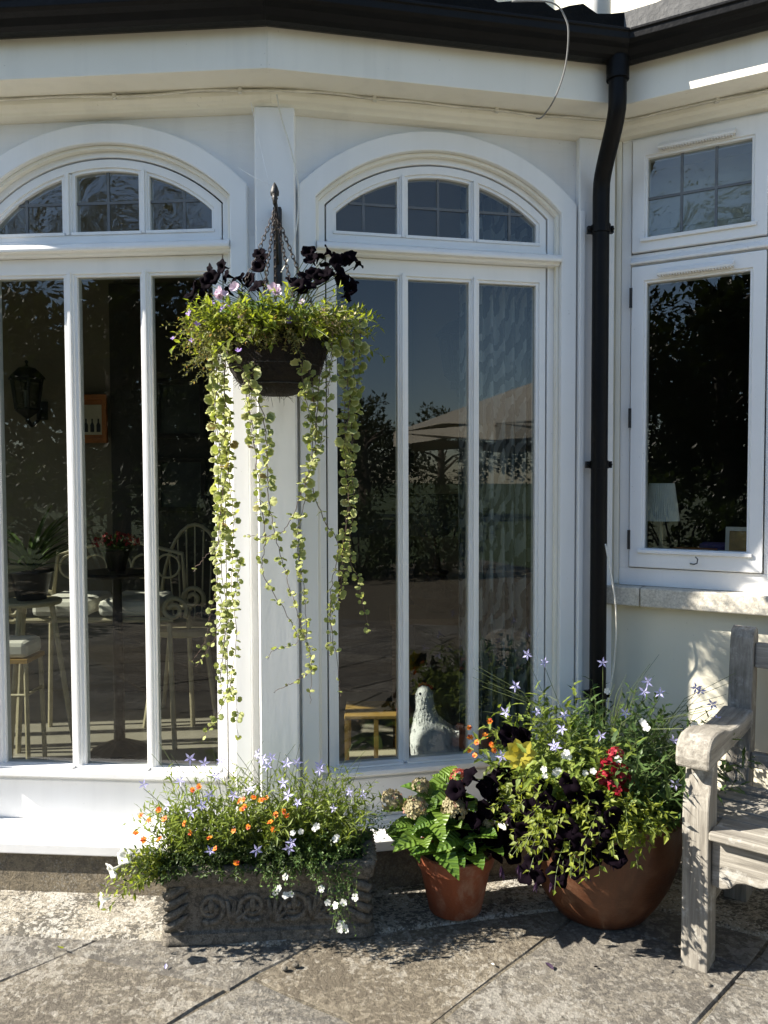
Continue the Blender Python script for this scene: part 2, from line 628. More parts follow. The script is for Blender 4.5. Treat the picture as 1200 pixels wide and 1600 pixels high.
def slab(poly):
    c = sum(poly, Vector((0, 0))) / len(poly)
    r = slab_rng
    pts = []
    n = len(poly)
    for i in range(n):
        a, b = poly[i], poly[(i + 1) % n]
        for k in range(5):
            q = a.lerp(b, k / 5)
            q = q + Vector((r.uniform(-1, 1), r.uniform(-1, 1))) * 0.0055
            dd = (c - q).normalized()
            pts.append(q + dd * (0.0022 if k else 0.005))
    z0 = r.uniform(-0.003, 0.003)
    tx, ty = r.uniform(-1, 1) * 0.006, r.uniform(-1, 1) * 0.006
    zz = lambda q: z0 + (q - c).x * tx + (q - c).y * ty
    m = MB()
    N = len(pts)
    vs = [(q.x, q.y, -0.045) for q in pts] + [(q.x, q.y, zz(q) - 0.007) for q in pts]
    ins = [q + (c - q).normalized() * 0.007 for q in pts]
    vs += [(q.x, q.y, zz(q)) for q in ins]
    fs = []
    for i in range(N):
        j = (i + 1) % N
        fs += [(i, j, N + j, N + i), (N + i, N + j, 2 * N + j, 2 * N + i)]
    fs.append(tuple(range(2 * N, 3 * N)))
    m.add(vs, fs)
    obj('paving_slab', m, M['paving'], terrace)


xs = [-0.503 + 0.675 * k for k in range(-9, 10)]
cuts = {0: [-0.9, -0.26, 0.19], 1: [-1.3, -0.75, -0.05, 0.62], 2: [-0.8, 0.16, 0.62], 3: [-0.5, 0.04, 0.7], -1: [-0.7, 0.02, 0.36]}
for k in range(len(xs) - 1):
    ix = k - 9
    r = random.Random(100 + ix)
    ts = list(cuts.get(ix, []))
    t = min(ts) if ts else r.uniform(-0.3, 0.3)
    while t > -9.5:
        t -= r.uniform(0.5, 0.95)
        ts.append(t)
    t = max(ts)
    while t < 3.2:
        t += r.uniform(0.5, 0.9)
        ts.append(t)
    ts.sort()
    sk = [r.uniform(-0.06, 0.2) for _ in ts]
    o0, o1 = Vector((xs[k], 2.03)), Vector((xs[k + 1], 2.03))
    for j in range(len(ts) - 1):
        # the cross joints run at about minus 25 degrees
        q = [o0 + AX * (ts[j]), o1 + AX * (ts[j] - 0.42 + sk[j]), o1 + AX * (ts[j + 1] - 0.42 + sk[j + 1]), o0 + AX * (ts[j + 1])]
        c = sum(q, Vector((0, 0))) / 4
        if not (-4.6 < c.x < 3.6 and -4.5 < c.y < 2.9):
            continue
        if min((c - P).length for P in (Vector((0, 2.2)), Vector((-0.5, 1.5)))) > 5.6:
            continue
        slab(q)

kerb = tag(bpy.data.objects.new('kerb', None), kind='structure')
COL.objects.link(kerb)
for i in range(1, 6):
    m = MB()
    sweep(m, [(0.0, -0.06), (0.0, 0.006), (0.15, 0.008), (0.30, 0.010), (0.372, 0.008), (0.385, -0.002), (0.388, -0.06)], i, i + 1)
    obj('kerb_stone', m, M['kerb'], kerb)

# ------------------------------------------------------------------ house
house = thing('house', 'white house front with a faceted bay of tall arched windows and cream eaves', 'house')
for i in range(1, 6):
    m = MB(); sweep(m, [(-0.1, 2.652), (0.162, 2.652), (0.162, 2.672), (-0.1, 2.672)], i, i + 1); obj('soffit_board', m, M['cream'], house)
    m = MB(); sweep(m, [(0.150, 2.648), (0.182, 2.648), (0.182, 2.652), (0.180, 2.842), (0.163, 2.842), (0.163, 2.6725), (0.150, 2.6515)], i, i + 1); obj('fascia_board', m, M['cream'], house, bevel=0.002)
    m = MB(); sweep(m, [(-0.05, 2.651), (0.052, 2.651), (0.056, 2.644), (0.052, 2.632), (0.042, 2.622), (0.028, 2.616), (0.024, 2.606), (0.0, 2.600), (-0.05, 2.600)], i, i + 1); obj('cornice_moulding', m, M['cream'], house, bevel=0.002)
for i in range(1, 5):
    m = MB(); sweep(m, [(-0.10, 0.188), (0.022, 0.188), (0.026, 0.183), (0.030, 0.182), (0.147, 0.178), (0.152, 0.174), (0.152, 0.143), (0.147, 0.139), (-0.10, 0.137)], i, i + 1); obj('bay_sill', m, M['white'], house, bevel=0.002)
    m = MB(); sweep(m, [(-0.10, 0.1365), (0.130, 0.1365), (0.133, 0.10), (0.138, -0.05), (-0.10, -0.05)], i, i + 1); obj('plinth', m, M['plinth'], house)
m = MB(); sweep(m, [(0.19, 2.80), (0.19, 2.86), (-0.3, 2.93), (-0.3, 2.80)], 1, 6); obj('roof_edge', m, M['felt'], house)
# rough felt upstand above the gutter
r = random.Random(4)
for i in range(1, 6):
    m = MB()
    a0, a1, b0, b1 = off(i, 0.165), off(i + 1, 0.165), off(i, 0.10), off(i + 1, 0.10)
    N = 24
    vs, fs = [], []
    for k in range(N + 1):
        t = k / N
        h = 2.965 + 0.02 * math.sin(k * 1.7 + i) + r.uniform(-0.008, 0.008)
        if 0 < k < N:
            pass
        else:
            h = 2.965
        a, b = a0.lerp(a1, t), b0.lerp(b1, t)
        vs += [(a.x, a.y, 2.84), (a.x, a.y, h), (b.x, b.y, h + 0.02), (b.x, b.y, 2.84)]
    for k in range(N):
        for j in range(4):
            l = (j + 1) % 4
            fs.append((k * 4 + j, k * 4 + l, k * 4 + 4 + l, k * 4 + 4 + j))
    fs += [(0, 1, 2, 3), (N * 4 + 3, N * 4 + 2, N * 4 + 1, N * 4)]
    m.add(vs, fs)
    obj('roof_upstand', m, M['lead'] if i == 5 else M['felt'], house)
m = MB()
pts = [off(i, -0.25) for i in range(1, 7)] + [Vector((3.4, 7.5)), Vector((-4.5, 7.5))]
m.prism([(p.x, p.y) for p in pts], 2.86, 2.925, lambda a, b, h: Vector((a, b, h)))
obj('roof', m, M['lead'], house)
FW = Facet(5)
FR = Facet(4)
m = MB(); FW.box(m, -0.6, 2.6, -0.60, -0.5, 2.9, 4.6); obj('upper_wall', m, M['render'], house)
m = MB(); FR.box(m, 0.2, 1.9, -0.85, -0.75, 2.9, 4.6); obj('upper_wall', m, M['render'], house)
m = MB(); m.tube([(0.80, 3.02, 2.9), (0.80, 3.02, 4.2)], 0.042, 14); obj('soil_pipe', m, M['white'], house, smooth=True)

# posts on the corners of the bay
for i in (1, 2, 3, 4):
    n = (seg_n(i - 1) + seg_n(i)).normalized()
    t = Vector((-n.y, n.x))
    c = PATH[i]
    fn = lambda a, b, h: Vector((*(c + t * a + n * b), h))
    PD = 0.030 if i == 4 else 0.014
    m = MB(); m.prism([(-0.056, -0.10), (0.076, -0.10), (0.076, PD), (-0.056, PD)], 0.1881, 2.603, fn)
    obj('corner_post', m, M['white'], house, bevel=0.006)


def arc(sc, R, half, n=28):
    a, b = math.asin(min(1, half / R)), math.asin(min(1, (half + EXTRA) / R))
    return [(sc + R * math.sin(-b + (a + b) * k / n), 1.893 + R * math.cos(-b + (a + b) * k / n)) for k in range(n + 1)]


def outline(sc, s0, s1, zb, R=None, zt=None, n=14):
    """closed outline, anticlockwise: bottom edge, right side, arched or flat top from right to left"""
    pts = [(sc + s0, zb), (sc + s1, zb)]
    for k in range(n + 1):
        s = s1 + (s0 - s1) * k / n
        z = zt if R is None else 1.893 + math.sqrt(max(0, R * R - s * s))
        pts.append((sc + s, z))
    return pts


EXTRA = 0.0
PANES = [(-0.366, -0.150), (-0.112, 0.112), (0.150, 0.366)]


def bay_window(i, detail=True):
    F = Facet(i)
    global EXTRA
    EXTRA = e = 0.040 if i <= 3 else 0.0            # the windows on the left are a little wider
    sc = 0.585 + e
    L = F.len
    panes = [(PANES[0][0] - e, PANES[0][1] - e * 0.25)] + PANES[1:]
    # boards that close the wall behind the trim
    m = MB()
    arc_in, n = arc(sc, 0.655, 0.465), 28
    inner = [(sc - 0.465 - e, 2.2)] + arc_in + [(sc + 0.465, 2.2)]
    outer = [(0.03, 2.2)] + [(0.03 + (L - 0.06) * k / n, 2.66) for k in range(n + 1)] + [(L - 0.03, 2.2)]
    m.ring(outer, inner, -0.05, -0.016, F.p, closed=False)
    obj('spandrel_panel', m, M['rough_white'], house)
    m = MB()
    F.box(m, 0.02, sc - 0.47 - e, -0.09, -0.0165, 0.1884, 2.2)
    F.box(m, sc + 0.47, L - 0.02, -0.09, -0.0165, 0.1884, 2.2)
    obj('backing_board', m, M['white'], house)
    if i == 4:
        m = MB(); F.box(m, 1.092, L - 0.012, -0.016, 0.016, 0.1883, 2.602); obj('pilaster', m, M['white'], house, bevel=0.004)
        m = MB(); F.box(m, 1.092, 1.112, 0.0165, 0.026, 0.1889, 2.34); obj('cover_strip', m, M['white'], house, bevel=0.003)
    # arched casing with legs down to the sill
    m = MB()
    o = [(sc - 0.50 - e, 0.1885)] + arc(sc, 0.687, 0.50) + [(sc + 0.50, 0.1885)]
    q = [(sc - 0.442 - e, 0.1885)] + arc(sc, 0.622, 0.442) + [(sc + 0.442, 0.1885)]
    m.ring(o, q, -0.03, 0.012, F.p, closed=False)
    obj('arch_casing', m, M['white'], house, bevel=0.004)
    m = MB()
    o = [(sc - 0.4419 - e, 0.1886)] + arc(sc, 0.6219, 0.4419) + [(sc + 0.4419, 0.1886)]
    q = [(sc - 0.430 - e, 0.1886)] + arc(sc, 0.609, 0.430) + [(sc + 0.430, 0.1886)]
    m.ring(o, q, -0.03, -0.008, F.p, closed=False)
    obj('casing_bead', m, M['cream'], house, bevel=0.003)
    m = MB()
    o = [(sc - 0.46 - e, 0.1888)] + arc(sc, 0.632, 0.46) + [(sc + 0.46, 0.1888)]
    q = [(sc - 0.407 - e, 0.1888)] + arc(sc, 0.590, 0.407) + [(sc + 0.407, 0.1888)]
    m.ring(o, q, -0.10, -0.0305, F.p, closed=False)
    obj('window_frame', m, M['white'], house, bevel=0.002)
    m = MB()
    o = [(sc - 0.4071 - e, 0.346)] + arc(sc, 0.5901, 0.4071) + [(sc + 0.4071, 0.346)]
    q = [(sc - 0.402 - e, 0.346)] + arc(sc, 0.5855, 0.402) + [(sc + 0.402, 0.346)]
    m.ring(o, q, -0.10, -0.052, F.p, closed=False)
    obj('shadow_gap', m, M['dark'], house)  # solid strip coloured dark for the shade in the recess round the sash
    m = MB()
    m.prism([(-0.1, 2.148), (0.0, 2.148), (0.002, 2.156), (0.022, 2.157), (0.024, 2.166), (0.018, 2.178), (0.0, 2.186), (-0.03, 2.192), (-0.1, 2.192)],
            sc - 0.4405 - e, sc + 0.4405, lambda d, z, s: F.p(s, z, d))
    obj('transom', m, M['white'], house, bevel=0.002)

    # ---- arched fanlight
    fan = MB()
    fan.ring(outline(sc, -0.4015 - e, 0.4015, 2.193, 0.585, n=28), outline(sc, -0.376 - e, 0.376, 2.225, 0.557, n=28), -0.09, -0.034, F.p)
    F.box(fan, sc - 0.40 - e, sc + 0.40, -0.0335, -0.026, 2.1935, 2.203)
    fan = obj('fanlight', fan, M['white'], house, bevel=0.002)
    for s0, s1 in panes:
        g = MB(); pts = outline(sc, s0 - 0.004, s1 + 0.004, 2.233, 0.549)
        g.add([F.p(a, z, -0.055) for a, z in pts], [tuple(range(len(pts)))])
        obj('glass_pane', g, M['ripple'] if i == 3 else M['glass'], fan, recalc=False)
        b = MB()
        b.ring(outline(sc, s0 - 0.012, s1 + 0.012, 2.2235, 0.559), outline(sc, s0, s1, 2.2362, 0.547), -0.08, -0.0405, F.p)
        F.box(b, sc + s0 - 0.012, sc + s1 + 0.012, -0.0404, -0.0290, 2.2230, 2.2335)
        obj('glazing_bead', b, M['white'], fan, bevel=0.0015)
        c = (s0 + s1) / 2 if abs(s0 + s1) < 0.1 else (s0 + s1) / 2 + (0.02 if s0 > 0 else -0.02) * 0.5
        lb = MB()
        top = 1.893 + math.sqrt(0.547 ** 2 - c * c)
        F.box(lb, sc + c - 0.0045, sc + c + 0.0045, -0.058, -0.051, 2.2365, top)
        far = max(abs(s0), abs(s1))
        zh = 2.336
        sx = math.sqrt(0.547 ** 2 - (zh - 1.893) ** 2)
        F.box(lb, sc + max(s0, -sx), sc + min(s1, sx), -0.0582, -0.0508, zh - 0.0045, zh + 0.0045)
        obj('lead_bar', lb, M['leadline'], fan)
    for cx in (-0.131 - e * 0.12, 0.131):
        b = MB()
        top = 1.893 + math.sqrt(0.556 ** 2 - cx * cx)
        F.box(b, sc + cx - 0.0125, sc + cx + 0.0125, -0.085, -0.0345, 2.226, top)
        F.box(b, sc + cx - 0.006, sc + cx + 0.006, -0.0345, -0.027, 2.224, top + 0.004)
        obj('mullion', b, M['white'], fan, bevel=0.002)

    # ---- tall glazed panel below the transom
    d = MB()
    d.ring(outline(sc, -0.4015 - e, 0.4015, 0.340, None, 2.147), outline(sc, -0.377 - e, 0.377, 0.366, None, 2.092), -0.09, -0.034, F.p)
    F.box(d, sc - 0.40 - e, sc + 0.40, -0.0336, 0.020, 0.351, 0.3675)
    d = obj('tall_window', d, M['white'], house, bevel=0.002)
    for s0, s1 in panes:
        g = MB()
        g.add([F.p(sc + a, z, -0.055) for a, z in ((s0 - 0.004, 0.372), (s1 + 0.004, 0.372), (s1 + 0.004, 2.087), (s0 - 0.004, 2.087))], [(0, 1, 2, 3)])
        obj('glass_pane', g, M['glass'], d, recalc=False)
        b = MB()
        b.ring(outline(sc, s0 - 0.012, s1 + 0.012, 0.3645, None, 2.094), outline(sc, s0, s1, 0.376, None, 2.083), -0.08, -0.0405, F.p)
        F.box(b, sc + s0 - 0.012, sc + s1 + 0.012, -0.0405, -0.0105, 0.3685, 0.3755)
        obj('glazing_bead', b, M['white'], d, bevel=0.0015)
    for cx in (-0.131 - e * 0.12, 0.131):
        b = MB()
        F.box(b, sc + cx - 0.0125, sc + cx + 0.0125, -0.085, -0.0345, 0.3672, 2.0925)
        F.box(b, sc + cx - 0.006, sc + cx + 0.006, -0.0345, -0.027, 0.3765, 2.0995)
        obj('mullion', b, M['white'], d, bevel=0.002)
    # ---- flat panel under the glass
    m = MB()
    F.box(m, sc - 0.4415 - e, sc + 0.4415, -0.09, -0.022, 0.1882, 0.3395)
    F.box(m, sc - 0.385 - e, sc + 0.385, -0.022, -0.016, 0.1887, 0.326)
    obj('base_panel', m, M['white'], house, bevel=0.003)


for i in (1, 2, 3, 4):
    bay_window(i)

# ------------------------------------------------------------------ return wall with its casement window
F = FW
m = MB()
F.box(m, -0.02, 2.6, -0.2, 0.0, -0.05, 0.922)
F.box(m, -0.02, 0.020, -0.2, 0.0, 0.922, 2.602)
F.box(m, 1.02, 2.6, -0.2, 0.0, 0.922, 2.602)
F.box(m, 0.02, 1.02, -0.2, 0.0, 2.66, 2.70)
obj('rendered_wall', m, M['render'], house)
m = MB(); F.box(m, 0.004, 0.0205, 0.0, 0.006, 0.996, 2.6); obj('cover_strip', m, M['cream'], house)
for a, b in ((-0.02, 0.108), (0.111, 0.58), (0.583, 1.06)):
    m = MB(); F.box(m, a, b, -0.19, 0.062, 0.9225, 0.990); obj('sill_stone', m, M['sillstone'], house, bevel=0.005)
m = MB()
for z0, z1, s0, s1 in ((0.991, 1.055, 0.021, 1.0), (2.594, 2.66, 0.021, 1.0), (2.147, 2.189, 0.056, 0.99), (1.055, 2.594, 0.021, 0.056), (1.055, 2.594, 0.506, 0.545), (1.055, 2.594, 0.985, 1.02)):
    F.box(m, s0, s1, -0.10, -0.0015 - 0.0003 * z0, z0, z1)
m.prism([(-0.02, 2.151), (0.016, 2.151), (0.018, 2.158), (0.0, 2.176), (-0.02, 2.178)], 0.056, 0.99, lambda d, z, s: F.p(s, z, d))
obj('window_frame', m, M['white'], house, bevel=0.002)


def casement(s0, s1, z0, z1, g0, g1, y0, y1, bars, hinge):
    m = MB()
    m.ring([(s0, z0), (s1, z0), (s1, z1), (s0, z1)], [(g0 - 0.008, y0 - 0.008), (g1 + 0.008, y0 - 0.008), (g1 + 0.008, y1 + 0.008), (g0 - 0.008, y1 + 0.008)], -0.05, 0.012, F.p)
    c = obj('casement', m, M['white'], house, bevel=0.003)
    b = MB()
    b.ring([(g0 - 0.012, y0 - 0.012), (g1 + 0.012, y0 - 0.012), (g1 + 0.012, y1 + 0.012), (g0 - 0.012, y1 + 0.012)], [(g0, y0), (g1, y0), (g1, y1), (g0, y1)], -0.045, 0.0055, F.p)
    F.box(b, g0 - 0.022, g1 + 0.018, 0.0125, 0.022, y0 - 0.016, y0 - 0.003)
    obj('glazing_bead', b, M['white'], c, bevel=0.002)
    g = MB()
    g.add([F.p(s, z, -0.012) for s, z in ((g0, y0), (g1, y0), (g1, y1), (g0, y1))], [(0, 1, 2, 3)])
    obj('glass_pane', g, M['ripple'] if bars else M['glass'], c, recalc=False)
    if bars:
        b = MB()
        w = (g1 - g0) / 3
        for k in (1, 2):
            F.box(b, g0 + w * k - 0.0045, g0 + w * k + 0.0045, -0.016, -0.008, y0, y1)
        F.box(b, g0, g1, -0.0162, -0.0078, (y0 + y1) / 2 - 0.0045, (y0 + y1) / 2 + 0.0045)
        obj('lead_bar', b, M['leadline'], c)
    v = MB()
    va, vb = g0 + 0.04, g1 - 0.05
    zc = y1 + 0.028
    v.prism([(0.0125, zc - 0.011), (0.034, zc - 0.011), (0.036, zc - 0.004), (0.022, zc + 0.011), (0.0125, zc + 0.011)], va, vb, lambda d, z, s: F.p(s, z, d))
    for k in range(26):
        s = va + 0.01 + (vb - va - 0.02) * k / 25
        F.box(v, s - 0.002, s + 0.002, 0.014, 0.032, zc - 0.015, zc - 0.0112)
    obj('trickle_vent', v, M['white'], c)
    if hinge:
        for z in (z0 + 0.10, (z0 + z1) / 2, z1 - 0.11):
            h = MB(); h.tube([F.p(s0 - 0.001, z - 0.035, 0.014), F.p(s0 - 0.001, z + 0.035, 0.014)], 0.0055, 8)
            obj('hinge', h, M['iron'], c)
        h = MB()
        s = (g0 + g1) / 2 + 0.005
        h.tube([F.p(s - 0.015, z0 + 0.022, 0.014), F.p(s, z0 + 0.022, 0.03), F.p(s + 0.01, z0 + 0.026, 0.032), F.p(s + 0.012, z0 + 0.04, 0.03), F.p(s + 0.004, z0 + 0.048, 0.028)], 0.0022, 6)
        obj('window_catch', h, M['iron'], c)
    return c


casement(0.060, 0.502, 1.059, 2.143, 0.113, 0.452, 1.128, 2.081, False, True)
casement(0.060, 0.502, 2.193, 2.590, 0.113, 0.452, 2.243, 2.521, True, False)
casement(0.549, 0.981, 1.059, 2.143, 0.602, 0.931, 1.128, 2.081, False, False)
casement(0.549, 0.981, 2.193, 2.590, 0.602, 0.931, 2.243, 2.521, True, False)

# walls beyond the picture and the shell of the rooms behind the glass
m = MB(); Facet(0).box(m, 0, 5.0, -0.2, -0.0, -0.06, 4.6); obj('rendered_wall', m, M['render'], house)
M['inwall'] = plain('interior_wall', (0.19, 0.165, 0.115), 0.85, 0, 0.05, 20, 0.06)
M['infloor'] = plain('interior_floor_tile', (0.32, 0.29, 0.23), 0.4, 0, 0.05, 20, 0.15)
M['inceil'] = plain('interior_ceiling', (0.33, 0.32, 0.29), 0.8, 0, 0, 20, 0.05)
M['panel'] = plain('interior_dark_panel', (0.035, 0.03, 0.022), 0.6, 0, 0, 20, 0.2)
room = [off(i, -0.11) for i in range(1, 6)]
ra = [(p.x, p.y) for p in room] + [(1.05, 4.7), (-3.6, 4.7)]
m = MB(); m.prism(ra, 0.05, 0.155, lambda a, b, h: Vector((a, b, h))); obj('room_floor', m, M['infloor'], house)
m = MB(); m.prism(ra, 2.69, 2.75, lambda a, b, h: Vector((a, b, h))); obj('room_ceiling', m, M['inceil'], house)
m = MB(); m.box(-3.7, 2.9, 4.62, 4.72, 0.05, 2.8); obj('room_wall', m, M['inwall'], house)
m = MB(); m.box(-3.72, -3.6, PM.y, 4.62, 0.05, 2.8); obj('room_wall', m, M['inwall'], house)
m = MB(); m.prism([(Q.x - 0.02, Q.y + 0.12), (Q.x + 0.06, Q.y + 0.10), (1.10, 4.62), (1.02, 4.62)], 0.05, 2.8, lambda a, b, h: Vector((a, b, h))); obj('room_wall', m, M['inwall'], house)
m = MB(); m.box(-1.56, -0.50, 4.59, 4.62, 0.16, 2.5); obj('dark_backdrop', m, M['panel'], house)  # dark sheet laid over this stretch of the back wall
m = MB(); m.box(-0.46, 0.17, 4.57, 4.617, 0.16, 2.55); obj('dark_backdrop', m, M['panel'], house)  # dark sheet added so the depth behind this pane looks unlit
wa = [(Q.x + 0.06, Q.y + 0.10)] + [(p.x, p.y) for p in (Facet(5).A + FW.t * 0.2 - FW.n * 0.2, Facet(5).A + FW.t * 2.5 - FW.n * 0.2)] + [(3.3, 4.62), (1.1, 4.62)]
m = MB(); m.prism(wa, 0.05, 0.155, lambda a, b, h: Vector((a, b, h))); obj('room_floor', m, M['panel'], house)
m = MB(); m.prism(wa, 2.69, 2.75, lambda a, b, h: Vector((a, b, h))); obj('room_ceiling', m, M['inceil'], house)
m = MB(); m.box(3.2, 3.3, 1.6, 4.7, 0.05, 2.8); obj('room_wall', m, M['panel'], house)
m = MB(); m.box(1.1, 3.2, 4.60, 4.6195, 0.16, 2.68); obj('dark_backdrop', m, M['panel'], house)  # dark sheet across the whole back wall, so this room looks unlit

# ------------------------------------------------------------------ gutter, downpipe, cables
gut = thing('gutter', 'black moulded gutter running along the cream eaves above the windows', 'gutter', (0, 2.4, 2.76))
for i in range(1, 6):
    m = MB()
    sweep(m, [(0.183, 2.838), (0.183, 2.772), (0.205, 2.764), (0.235, 2.764), (0.250, 2.772), (0.262, 2.79), (0.280, 2.798), (0.290, 2.806), (0.292, 2.826), (0.298, 2.829), (0.298, 2.837), (0.284, 2.837), (0.280, 2.812), (0.25, 2.80), (0.20, 2.80), (0.19, 2.838)], i, i + 1)
    obj('gutter_length', m, M['black'], gut, bevel=0.0015)
for i, t in ((2, 0.5), (5, 0.6)):
    m = MB()
    a, b = off(i, 0.0).lerp(off(i + 1, 0.0), t), None
    Fc = Facet(i)
    s = Fc.len * t
    m.prism([(0.180, 2.842), (0.180, 2.766), (0.205, 2.759), (0.237, 2.759), (0.254, 2.767), (0.266, 2.786), (0.294, 2.80), (0.301, 2.842)], s - 0.012, s + 0.012, lambda d, z, q: Fc.p(q, z, d))
    obj('gutter_bracket', m, M['black'], gut)

dp = thing('downpipe', 'black round downpipe with a swan neck in the corner beside the casement window', 'downpipe', (0.775, 2.88, 0.0))
pc = Vector((0.772, 2.872, 0))
pt = Vector((0.782, 2.715, 0))
pts = [(pt.x, pt.y, 2.79), (pt.x, pt.y, 2.66), (pt.x, pt.y, 2.635)]
for k in range(1, 10):
    u = k / 10
    w = u * u * (3 - 2 * u)
    q = pt.lerp(pc, w)
    pts.append((q.x, q.y, 2.635 - 0.235 * u))
pts += [(pc.x, pc.y, 2.38), (pc.x, pc.y, 1.5), (pc.x, pc.y, 0.02)]
m = MB(); m.tube(pts, 0.0295, 18); obj('pipe', m, M['black'], dp, smooth=True, auto=50)
m = MB(); m.lathe([(0.0296, 0), (0.037, 0), (0.037, 0.07), (0.0296, 0.07)], 18, (pt.x, pt.y, 2.705)); obj('outlet_socket', m, M['black'], dp, smooth=True, auto=40)
for z in (2.265, 1.432, 0.6):
    m = MB()
    m.lathe([(0.0296, -0.014), (0.034, -0.014), (0.034, 0.014), (0.0296, 0.014)], 18, (pc.x, pc.y, z))
    for sx in (-1, 1):
        m.box(pc.x + sx * 0.034 - 0.012, pc.x + sx * 0.034 + 0.012, pc.y + 0.0, pc.y + 0.02, z - 0.012, z + 0.012)
        m.ball((pc.x + sx * 0.040, pc.y - 0.004, z), 0.007, 8)
    obj('pipe_clip', m, M['black'], dp)


def cable(name, label, pts, r, mat, cat='cable', n=6):
    # smooth Catmull-Rom through the points
    P = [Vector(p) for p in pts]
    P = [P[0]] + P + [P[-1]]
    out = []
    for i in range(1, len(P) - 2):
        for k in range(6):
            t = k / 6
            a, b, c, d = P[i - 1], P[i], P[i + 1], P[i + 2]
            out.append(0.5 * ((2 * b) + (c - a) * t + (2 * a - 5 * b + 4 * c - d) * t * t + (3 * b - a - 3 * c + d) * t ** 3))
    out.append(P[-2])
    m = MB(); m.tube(out, r, n)
    return tag(obj(name, m, mat, smooth=True), label, cat)


r = random.Random(3)
pts = []
for i, s0, s1 in ((3, 0.0, 1.12), (4, 0.05, 1.19), (5, 0.07, 1.6)):
    Fc = Facet(i)
    n = int((s1 - s0) / 0.13)
    for k in range(n + 1):
        s = s0 + (s1 - s0) * k / n
        pts.append(Fc.p(s, 2.646 + r.uniform(-0.006, 0.004), 0.062))
cab = cable('cable', 'white cable clipped along the moulding under the eaves', pts, 0.0042, M['cable'])
for k in range(2, len(pts), 3):
    m = MB(); m.box(pts[k].x - 0.006, pts[k].x + 0.006, pts[k].y - 0.007, pts[k].y + 0.012, pts[k].z - 0.008, pts[k].z + 0.008)
    obj('cable_clip', m, M['cable'], cab)
cable('cable', 'thin grey cable hanging down the corner post behind the hanging basket', [(-0.34, 2.62, 2.617), (-0.329, 2.655, 2.558), (-0.299, 2.655, 2.455), (-0.277, 2.655, 2.342), (-0.28, 2.64, 2.213), (-0.301, 2.6, 2.099), (-0.314, 2.5, 2.023)], 0.0026, M['cable'])
cable('cable', 'stiff black wire looping from the gutter down to the eaves moulding', [(0.383, 2.42, 2.79), (0.502, 2.43, 2.792), (0.547, 2.44, 2.749), (0.559, 2.46, 2.7), (0.557, 2.5, 2.63), (0.539, 2.56, 2.572), (0.522, 2.66, 2.563), (0.513, 2.72, 2.583)], 0.0026, M['greycable'])
cable('cable', 'frayed white cable hanging beside the downpipe under the stone sill', [(0.785, 2.83, 1.15), (0.795, 2.79, 1.041), (0.808, 2.78, 0.941), (0.817, 2.8, 0.836), (0.812, 2.81, 0.72), (0.8, 2.82, 0.614)], 0.003, M['cable'])
for a, b, l in (((-0.426, 2.64, 2.602), (-0.363, 2.6, 2.318), 'long cobweb thread running from the moulding to the bracket tip'), ((-0.473, 2.66, 2.402), (-0.351, 2.6, 2.32), 'short cobweb thread between the left arch and the bracket tip')):
    m = MB(); m.tube([a, (Vector(a) + Vector(b)) / 2 + Vector((0, 0, -0.004)), b], 0.0011, 5)
    tag(obj('cobweb_thread', m, M['web']), l, 'cobweb')

# ------------------------------------------------------------------ garden behind the camera (seen mirrored in the glass)
M['treeleaf'] = leafmat('tree_leaves', (0.014, 0.026, 0.008), (0.035, 0.05, 0.012), 0.3)
M['shrubleaf'] = leafmat('shrub_leaves', (0.02, 0.04, 0.01), (0.055, 0.075, 0.02), 0.3)
M['bark'] = plain('bark', (0.07, 0.055, 0.04), 0.9, 0, 0.8, 20, 0.4)
M['canvas'] = plain('canvas', (0.36, 0.335, 0.275), 0.8, 0, 0.05, 20, 0.08)
M['teak'] = plain('brown_wood', (0.16, 0.09, 0.045), 0.6, 0, 0.2, 20, 0.3)


def crown(seed, rx, rz, zc, clumps, per, ls):
    r = random.Random(seed)
    m = MB()
    for _ in range(clumps):
        d = rvec(r) * r.uniform(0.35, 1.0) ** 0.6
        c = Vector((d.x * rx, d.y * rx, zc + d.z * rz))
        cr = r.uniform(0.35, 0.75) * rx * 0.42
        for _ in range(per):
            e = rvec(r)
            p = c + e * cr * r.uniform(0.3, 1.0)
            m.leaf(p, (e + rvec(r) * 0.8), Vector((0, 0, 1)) + rvec(r) * 0.5, ls * r.uniform(0.6, 1.2), ls * r.uniform(0.4, 0.7))
    return m


def trunk(seed, h, rad, zc, rx, rz):
    r = random.Random(seed)
    m = MB()
    m.tube([(0, 0, -0.1), (0.05, 0.02, h * 0.35), (-0.03, 0.06, h * 0.7), (0.02, 0, h)], [rad * 1.25, rad, rad * 0.7, rad * 0.25], 10)
    for k in range(9):
        a = k * 2.4 + r.uniform(-0.3, 0.3)
        z = h * r.uniform(0.35, 0.85)
        e = Vector((math.cos(a) * rx * 0.7, math.sin(a) * rx * 0.7, min(zc + rz * 0.6, z + r.uniform(0.3, 1.2))))
        m.tube([(0, 0, z), (e.x * 0.4, e.y * 0.4, z + (e.z - z) * 0.6), tuple(e)], [rad * 0.4, rad * 0.25, rad * 0.06], 6)
    return m


def tree_proto(seed, h, rx, rz, zc, clumps, per, ls, loc, label, group):
    t = thing('garden_tree', label, 'tree', loc, group)
    obj('trunk', trunk(seed, h, 0.16, zc, rx, rz), M['bark'], t, smooth=True, local=True)
    obj('crown', crown(seed, rx, rz, zc, clumps, per, ls), M['treeleaf'], t, recalc=False, local=True)
    return t


